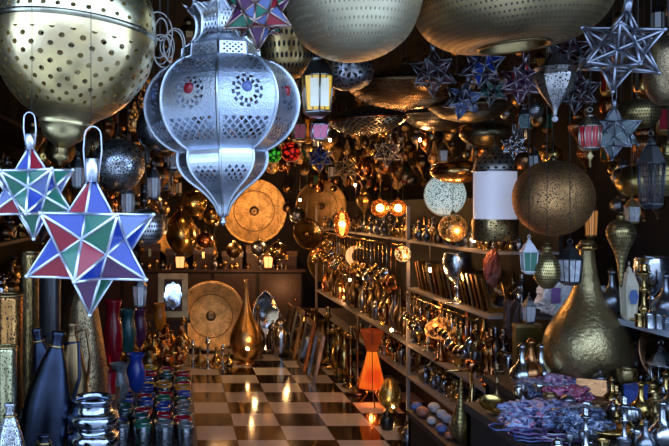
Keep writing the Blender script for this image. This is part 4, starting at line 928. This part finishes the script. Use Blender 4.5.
def ringpat(nt, u, v, t):
    a = (v*4).fr().gt(.95); c = voro(nt, t, 70, 34, .2); return (a+c*.45).mn(1.0)
mplat = metal('chased gold platter', (.95, .6, .22), .42, ringpat, dark=(.2, .11, .04), bump=.5, bs=120)
platter('largest gold chased platter hanging high on the back wall', 254, 211, 8.995, 33, mplat)
platter('gold chased platter on the back wall right of the largest', 321, 206, 8.995, 26, mplat)
pf = platter('gold platter with dark boss leaning upright on the floor at the left', 211, 314, 7.7, 35, mplat, (math.radians(84), 0, 0))
pf.location.z = .352
pd = platter('tilted brass dish with rays hanging below the right back platter', 307, 234, 7.8, 16, brass, (math.radians(75), .35, .2), dark=False)
chain(pd, .1)
platter('gold platter half hidden behind hanging lamps at back left', 178, 238, 8.995, 22, mplat)
platter('lower gold disc hanging at back right below platters', 329, 262, 8.995, 22, mplat)
for px, py, rp, mt, lbx, Yb in ((278, 251, 9, brass, 'shiny brass ball lamp between back platters', 7.6), (259, 248, 8, silver_dark, 'grey metal ball lamp left of the shiny brass ball', 7.9), (297, 215, 8, silver_dark, 'dark silver ball lamp between the gold platters', 7.5), (330, 242, 8, gold, 'mottled gold ball lamp right of the tilted dish', 7.4), (212, 216, 9, gold, 'gold ball lamp below the silver lantern tip', 7.2), (234, 250, 8, bronze, 'dark bronze ball lamp lower centre back', 7.7), (205, 240, 8, copper, 'copper ball lamp left of the silver lantern tip', 7.5)):
    litglobe('metal_ball_lamp', lbx, px, py, Yb, rp, mt, 0, bulb=False)
t = lampthing('moon_lamp', 'lit cream crescent moon lamp in the dim middle', 356, 256, 6.4); s = 6.4/F
pts = [(10*math.cos(a), 10*math.sin(a)) for a in [math.radians(60+240*i/20) for i in range(21)]]; inn = [(3.2+8*math.cos(a), 8*math.sin(a)) for a in [math.radians(300-240*i/20) for i in range(21)]]
g = G(); pl = pts+inn; n_ = len(pl)
for yy in (-.02, .02): g.v += [(x_*s, yy, z_*s) for x_, z_ in pl]
for k in range(20):
    for o_ in (0, n_): g.face((o_+k, o_+k+1, o_+n_-2-k, o_+n_-1-k))
for k in range(n_): g.face((k, (k+1) % n_, n_+(k+1) % n_, n_+k))
part('moon_shade', g, plain('lit parchment moon', (.8, .55, .3), .5, emit=(1, .6, .25), es=.7), t); chain(t, 8.5*s)
# carved mirror back left
def mirror_stand(label, px, py, Y, w, h, fm_, pane, zf=None):
    s = Y/F; t = thing('carved_mirror', label, 'mirror', P(px, py+h/2, Y)); w *= s; h *= s
    if zf is not None: t.location.z = zf
    g = G(); b_ = w*.2
    for q in ((-w/2, w/2, 0, b_), (-w/2, w/2, h-b_, h), (-w/2, -w/2+b_, b_, h-b_), (w/2-b_, w/2, b_, h-b_)): g.box(q[0], q[1], -.015, .015, q[2], q[3])
    part('moulding', g, fm_, t)
    n = 20; g2 = G(); g2.v = [(0, -.016, h/2)]+[(w*.3*(1+.12*math.cos(8*2*PI*k/n*1.0))*math.cos(2*PI*k/n), -.016, h/2+h*.3*(1+.12*math.cos(8*2*PI*k/n))*math.sin(2*PI*k/n)) for k in range(n)]
    for k in range(n): g2.face((0, 1+k, 1+(k+1) % n))
    part('inner_board', G().box(-w/2+b_, w/2-b_, -.006, .006, b_, h-b_), wood, t); o = part('mirror_pane', g2, pane, t); o.location.y = .006
    return t
single('side_chest', 'dark chest beneath the carved mirror at the left', 'chest', G().box(-.3, .2, -.15, .15, 0, .45).box(-.32, .22, -.17, .17, .45, .48), wood, (-.1, 6.75, 0))
mirror_stand('carved wooden framed mirror reflecting daylight behind tumblers', 173, 293, 6.7, 30, 44, bronze, metal('mirror glass', (.85, .87, .9)), .48).rotation_euler = (math.radians(-11), 0, 0)
mirror_stand('small carved frame mirror near the back right of the floor', 306, 303, 8.2, 24, 34, wood, metal('mirror glass', (.85, .87, .9)), 0.0)
# floor pieces at back
Yp = 7.05; t = thing('gold_teardrop_lamp', 'gold teardrop floor lamp with long neck in front of the leaning platter', 'lamp', on(246, Yp, 0)); s = Yp/F
H = 84*s; part('body', G().lathe(smooth([(9*s, .0), (9*s, .02), (6*s, .03), (12*s, .1*H), (16.5*s, .26*H), (14.5*s, .4*H), (8*s, .56*H), (4*s, .7*H), (2.2*s, .85*H), (2*s, H), (0, H)], 4), 32), metal('pierced warm gold', (.75, .45, .16), .3, V(50, 60, .3), dark=(.2, .08, .02), bump=.4), t); part('bulb', G().ball((0, -16.2*s, .22*H), .014, 10), bulb_m, t)
lamp((t.location.x+.05, Yp-.3, .28), 4, (1, .6, .25), .02)
for px, Yp, kd, h, mt, lbx in ((281, 7.5, 'jar', .40, silver, 'silver egg shaped urn standing on the floor at the back'), (258, 7.35, 'bottle', .62, bronze, 'dark bronze long-neck bottle beside the gold teardrop lamp'), (298, 8.0, 'vase', .3, gold, 'small gold vase at the back right end of the floor'), (312, 7.9, 'jar', .25, copper, 'copper urn at the end of the checkered floor')):
    fv = L_on('floor_vase', lbx, 'vase', kd, h, mt, on(px, Yp, 0), seg=28); fv.scale = (.66, .66, 1) if h < .5 else (.5, .5, .85)
for i, px in enumerate((186, 193, 200, 208, 216, 223, 229)):
    L_on('perfume_bottle', ('short brass', 'tall silver', 'olive', 'bright silver', 'amber gold', 'slim silver', 'last brass')[i]+' bottle in the row on the floor before the leaning platter', 'bottle', ('bottle', 'candlestick')[i % 2], (.18, .24, .2, .27, .2, .22, .16)[i], (brass, silver, brass_dull, silver, gold, silver, brass)[i], on(px, 6.95-.02*i, 0), seg=14)
lamp(P(286, 290, 8.3), 10); lamp(P(250, 262, 8.2), 12); lamp(P(225, 235, 7.7), 24); lamp(P(285, 225, 7.9), 34); lamp(P(215, 270, 7.0), 11); lamp(P(345, 290, 7.4), 8); lamp(P(300, 180, 7.8), 6)  # lights without fixtures, those by the gold platters added to brighten them
for px, py, Yp, lbx in ((268, 271, 8.35, 'lit square pane lantern on the back cabinet'), (180, 262, 8.3, 'small lit lantern left on the back cabinet')):
    lantern(lbx, 0, 0, Yp, 14, 22, bronze, plain('lit lantern pane', (.8, .4, .15), .4, emit=(1, .5, .18), es=1.3), sides=4, rot=PI/4, hang=False, loc=on(px, 8.5 - .0, .75+11*Yp/F) + Vector((0, -.03, 0)) if False else Vector(((px-HX)/F*8.48, 8.505, .75+11*Yp/F)))

t = thing('arch_mirror', 'pointed arch mirror leaning at the back of the floor reflecting daylight', 'mirror', on(267, 7.75, 0), (math.radians(-13.5), 0, 0))
ap = [(-.1, 0), (.1, 0), (.13, .2), (.13, .4), (.08, .53), (0, .6), (-.08, .53), (-.13, .4), (-.13, .2)]
g = G(); g.v = [(a, 0, b_) for a, b_ in ap]+[(a, .012, b_) for a, b_ in ap]; g.face(tuple(range(9))[::-1]); g.face(tuple(range(9, 18)))
for k in range(9): g.face((k, (k+1) % 9, 9+(k+1) % 9, 9+k))
part('mirror_pane', g, metal('mirror glass', (.85, .87, .9)), t); part('edging', G().tube([(a, 0, b_) for a, b_ in ap], .008, 6, closed=True), silver, t)
# brass ware heap on the far end of the low left table and the left wall shelves
fill(5.0, 6.1, .12, -.5, .06, .125, .35, ['goblet', 'candlestick', 'vase', 'bottle', 'vase'], ['brass', 'gold', 'copper', 'bronze'], 'crowded on the far end of the low left table', .8, 1.2, dens=.6)
t = thing('left_shelving', 'dark wooden shelving with small lanterns on the left wall', 'shelves', (-1.3, 4.0, 0))
for z in (.9, 1.25, 1.6, 1.95): part('shelf_board', G().box(0, .35, 0, 4.4, z-.02, z), wood, t)
part('side_panel', G().box(0, .35, -.02, 0, .4, 2.2), wood_dark, t); part('side_panel', G().box(0, .35, 4.4, 4.42, .0, 2.2), wood_dark, t)
for z in (.9, 1.25, 1.6): fill(4.1, 8.2, .2, -1.2, -1.0, .16, z, ['bottle', 'vase', 'jar', 'teapot'], ['bronze', 'tarnished', 'silver', 'brass'], f'on the {"lower" if z < 1 else "middle" if z < 1.5 else "upper"} left wall shelf', .9, 1.25, dens=.4)

OCC[.75] = []
fill(8.5, 8.54, 0, -.75, 1.25, 0, .75, ['jar', 'vase', 'cup', 'goblet', 'teapot'], ['brass', 'bronze', 'gold', 'tarnished'], 'on the back cabinet before the carved boxes', .5, .9, dens=3)
OCC[0.0] = [(o.location.x, o.location.y, .12) for o in C.objects if o.parent is None and o.location.z < .05 and o.get('category') in ('vase', 'mirror', 'lamp', 'platter', 'pot')]
fill(8.2, 8.42, 0, .0, 1.1, 0, .0, ['bottle', 'vase', 'candlestick', 'jar'], ['brass', 'bronze', 'gold', 'tarnished', 'copper'], 'on the floor before the back cabinet', 1.0, 1.6, sz=1.5, dens=.4)
OCC[.7] = [(o.location.x, o.location.y, .17 if 'brass_floor' in o.name else .09 if o['category'] in ('scarf', 'necklaces', 'dish') else .05) for o in C.objects if o.parent is None and abs(o.location.z-.7) < .04 and 'category' in o]
fill(2.3, 2.92, 0, 1.14, 1.85, 0, .7, ['goblet', 'cup', 'jar', 'bottle', 'candlestick'], ['silver', 'tarnished', 'brass', 'silver', 'bronze'], 'among the wares on the scarf table', .4, .8, dens=1.2)
fill(3.0, 3.38, 0, 1.86, 2.2, 0, .7, ['goblet', 'cup', 'jar', 'teapot', 'candlestick'], ['silver', 'tarnished', 'brass', 'bronze'], 'around the big brass vase', .6, 1.0, dens=.5)
# ------------------------------------------------------------------ crowd of hanging lamps
def hp_globe(mat):
    def f():
        t = thing('hanging_globe', '', 'lamp'); part('body', G().lathe([(.004, -.06)]+sph(.06, 10)[1:9]+[(.012, .058)], 18), mat, t); part('cap', G().lathe([(.015, .055), (.012, .075), (0, .08)], 8), brass_dull, t); return t
    return f
def hp_onion(mat):
    def f():
        t = thing('onion_lantern', '', 'lantern'); part('body', G().lathe(smooth([(0, -.11), (.006, -.1), (.02, -.07), (.05, -.03), (.058, 0), (.045, .03), (.03, .04), (.032, .055), (.015, .08), (.0, .09)], 2), 10, sm=False), mat, t); part('finial', G().ball((0, 0, -.115), .008, 8), brass_dull, t); return t
    return f
def hp_tube(mat, pane):
    def f():
        t = thing('small_lantern', '', 'lantern'); w = .038
        g = G()
        for k in range(6):
            a = PI/3*k; a2 = a+PI/3; g.tube([(w*math.cos(a), w*math.sin(a), -.07), (w*math.cos(a), w*math.sin(a), .03)], .0035, 4)
        g.lathe([(0, -.09), (w*.8, -.085), (w*1.05, -.07), (w*1.05, -.062), (0, -.062)], 6, sm=False); part('frame', g, mat, t)
        part('roof', G().lathe([(w*1.1, .028), (w*1.05, .035), (w*.5, .065), (w*.3, .07), (w*.12, .1), (0, .105)], 6, sm=False), mat, t)
        part('glass_panes', G().lathe([(w*.9, -.062), (w*.9, .028)], 6, sm=False), pane, t); return t
    return f
def hp_drop(mat):
    def f():
        t = thing('drop_lamp', '', 'lamp'); part('body', G().lathe(smooth([(0, -.1), (.03, -.09), (.048, -.055), (.04, -.01), (.018, .04), (.01, .09), (0, .1)], 2), 16), mat, t); part('collar', G().torus((0, 0, .05), .017, .003, 12), brass_dull, t); return t
    return f
lit_amb = cutglow('lit far pierced brass', (1, .4, .1), .5, (.6, .3, .1), V(14, 8, .2))
HP = [('globe', 'brass filigree', hp_globe(brass_fil)), ('globe', 'copper filigree', hp_globe(copper_fil)), ('globe', 'dark silver dotted', hp_globe(silver_dots)), ('globe', 'bronze', hp_globe(bronze)), ('globe', 'polished gold', hp_globe(gold)),
      ('onion', 'brass', hp_onion(brass_fil)), ('onion', 'dark silver', hp_onion(silver_dark)), ('onion', 'copper', hp_onion(copper_fil)), ('onion', 'bronze', hp_onion(bronze)),
      ('lantern', 'black-framed amber', hp_tube(bronze, g_amber)), ('lantern', 'silver-framed clear', hp_tube(silver_dark, g_clear)), ('lantern', 'brass-framed red', hp_tube(brass_dull, g_red)), ('lantern', 'bronze-framed green', hp_tube(bronze, g_green)), ('lantern', 'black-framed white', hp_tube(black, pearl)),
      ('drop', 'gold', hp_drop(gold)), ('drop', 'bronze', hp_drop(bronze)), ('drop', 'amber glowing', hp_drop(lit_amb)), ('drop', 'copper', hp_drop(copper))]
protoH = []
for kd, cn, bf in HP:
    o = bf(); scan_kids(o); o.location = (0, -70, 0); protoH.append((kd, cn, o))
wire = G().tube([(0, 0, 0), (0, 0, 1)], .0012, 4).mesh('hanging_wire', cord)
pts = []
def clash(x, y, r):
    for a, b_, c in pts:
        if abs(a-x) < r+c and abs(b_-y) < r+c: return True
    return False
bpy.context.view_layer.update()
# keep clear of already hung hero lamps (their real plan positions)
for o in list(C.objects):
    if o.parent is None and o.get('category') in ('lamp', 'lantern', 'star lantern', 'bag', 'pouch') and o.location.z > 1.0:
        rr_ = 0
        for ch in o.children:
            if ch.type == 'MESH' and ch.name.split('.')[0] != 'hanging_wire':
                for v in ch.bound_box: rr_ = max(rr_, math.hypot(v[0], v[1])*.8)
        pts.append((o.location.x, o.location.y, rr_))
def hangone(x, y, z, s_, zone, pick=None, ztop=CEIL):
    kd, cn, o = pick or R.choice(protoH)
    c = copy_tree(o); c.location = (x, y, z); c.scale = (s_, s_, s_); c.rotation_euler = (0, 0, R.uniform(0, 6))
    w = part('hanging_wire', wire, cord, c); w.location = (0, 0, .08); w.scale = (1, 1, (ztop-z)/s_-.08)
    kn_ = {'globe': 'globe lamp', 'onion': 'onion-shaped lantern', 'lantern': 'glass lantern', 'drop': 'teardrop lamp'}[kd]
    c['label'] = f'small {cn} {kn_} hanging {zone}'; c['group'] = f'{cn} {kn_}s {zone}'
def string(x, y, z, s_, zlow, zone):
    """a lamp, with more hung one under another down to zlow"""
    n_ = 0; top = CEIL
    while True:
        hangone(x, y, z, s_, zone, ztop=top); n_ += 1
        top = z-.118*s_; s2 = s_*R.uniform(.8, 1.15); s2 = min(s2, s_*1.1)
        z2 = top-.105*s2-R.uniform(.01, .12)
        if z2-.12*s2 < zlow or n_ > 4: return n_
        z = z2; s_ = s2
cnt = 0
for tr in range(22000):
    y = R.uniform(3.55, 8.85); x = R.uniform(-1.2, 2.2)
    s_ = R.uniform(.65, 1.35); r_ = .06*s_
    px = HX+x/y*F
    if px < 30 or px > 690: continue
    if x < -.87 and y > 3.9: continue
    if any(abs(px-h_[0]) < h_[1]+50*s_/y and y < h_[2] for h_ in ((389, 18, 5.2), (342, 8, 6.2), (445, 18, 4.3), (283, 17, 4.3), (320, 12, 5.0), (403, 8, 5.0))): continue
    lowpy = 180
    if 185 < px < 350: lowpy = 178 if y > 6 else 160
    if px >= 340: lowpy = 232 if (y > 4.5 and x > 1.0) else 165
    if px < 185: lowpy = 245 if x < -.12 else 200
    if y > 8.35 and px < 350:     # close to the back wall: lower, around the platters
        lowpy = 262
        if any(abs(px-c_) < w_ for c_, w_ in ((254, 30), (321, 24), (178, 18))): lowpy = 176
    if x > 1.42 and y > 3.66:
        lowpy = HY+(EYE-1.56)/y*F; s_ = R.uniform(.6, 1.0); r_ = .06*s_
    zlow = EYE-(lowpy-HY)/F*y
    zt = min(CEIL-.2, EYE+(HY-8)/F*y)
    if zlow+.15 > zt: continue
    z = R.uniform(max(zlow+.13, zt-.9), zt)
    if clash(x, y, r_): continue
    pts.append((x, y, r_))
    zone = ('on the left' if x < .1 else 'over the passage' if x < 1.2 else 'above the right shelves')+(' near the front' if y < 5.4 else ' toward the back')
    cnt += string(x, y, z, s_, zlow, zone)
    if cnt >= 800: break
print('hanging crowd', cnt)
for tr in range(1500):
    y = R.uniform(3.22, 3.66); x = R.uniform(1.3, 2.28); s_ = R.uniform(.6, 1.0)
    if clash(x, y, .06*s_): continue
    pts.append((x, y, .06*s_)); px = HX+x/y*F
    string(x, y, R.uniform(1.9, 2.4), s_, (.9 if px < 545 else 1.3) if x > 1.35 else 1.75, 'in the dark right front corner')
for col in list(protos.values())+[a[2] for a in protoH]:
    for ch in list(col.children):
        for g2 in list(ch.children): bpy.data.objects.remove(g2)
        bpy.data.objects.remove(ch)
    bpy.data.objects.remove(col)

# warm bulbs on cords; those along the shelves are added to brighten the ware
for i, (px, py, Yp, pw) in enumerate(((205, 150, 6.8, 10), (355, 185, 6.4, 9), (300, 200, 6.0, 10), (420, 140, 4.9, 7), (330, 140, 5.2, 7), (430, 270, 4.3, 6), (366, 280, 6.2, 9), (355, 130, 4.6, 2), (405, 330, 5.0, 5), (500, 240, 3.62, 5))):
    p = P(px, py, Yp)
    if p.x > 1.44 and p.z < 1.3: p.x = 1.40
    t = thing('bare_and_fill_bulb', ('bare warm bulb on a cord at back left behind the silver lantern', 'bare warm bulb over the far middle', 'bare warm bulb before the back platters', 'bare warm bulb above the white pierced globe', 'bare warm bulb under the flat silver lamp', 'added warm fill bulb before the third shelf', 'added warm fill bulb before the hanging ladles', 'bare warm bulb beside the red and green balls', 'bare warm bulb low over the passage edge', 'bare warm bulb behind the drum lantern base')[i], 'bulb', p)
    part('bulb_glass', G().ball((0, 0, 0), .009, 10, sz=1.3), bulb_m, t); part('socket', G().lathe([(.009, .012), (.01, .035), (0, .037)], 10), black, t); chain(t, .036, .0012)
    lamp(p+Vector((0, -.04, -.03)), pw, (1, .5, .18), .02)

# ------------------------------------------------------------------ world, camera
w = bpy.data.worlds.new('sky'); S.world = w; w.use_nodes = True
nt = w.node_tree; bg = nt.nodes['Background']; bg.inputs[0].default_value = (.42, .62, 1, 1); bg.inputs[1].default_value = 4.2
cam = bpy.data.cameras.new('camera'); co = bpy.data.objects.new('camera', cam); C.objects.link(co)
co.location = (0, 0, EYE); co.rotation_euler = (PI/2, 0, 0)
cam.sensor_width = 36; cam.lens = 36*F/669; cam.shift_x = (334.5-HX)/669; cam.shift_y = -(223-HY)/669
cam.clip_start = .05; cam.clip_end = 60
S.camera = co
S.view_settings.view_transform = 'Standard'; S.view_settings.look = 'None'; S.view_settings.gamma = 1; S.view_settings.exposure = 0; S.view_settings.use_curve_mapping = False
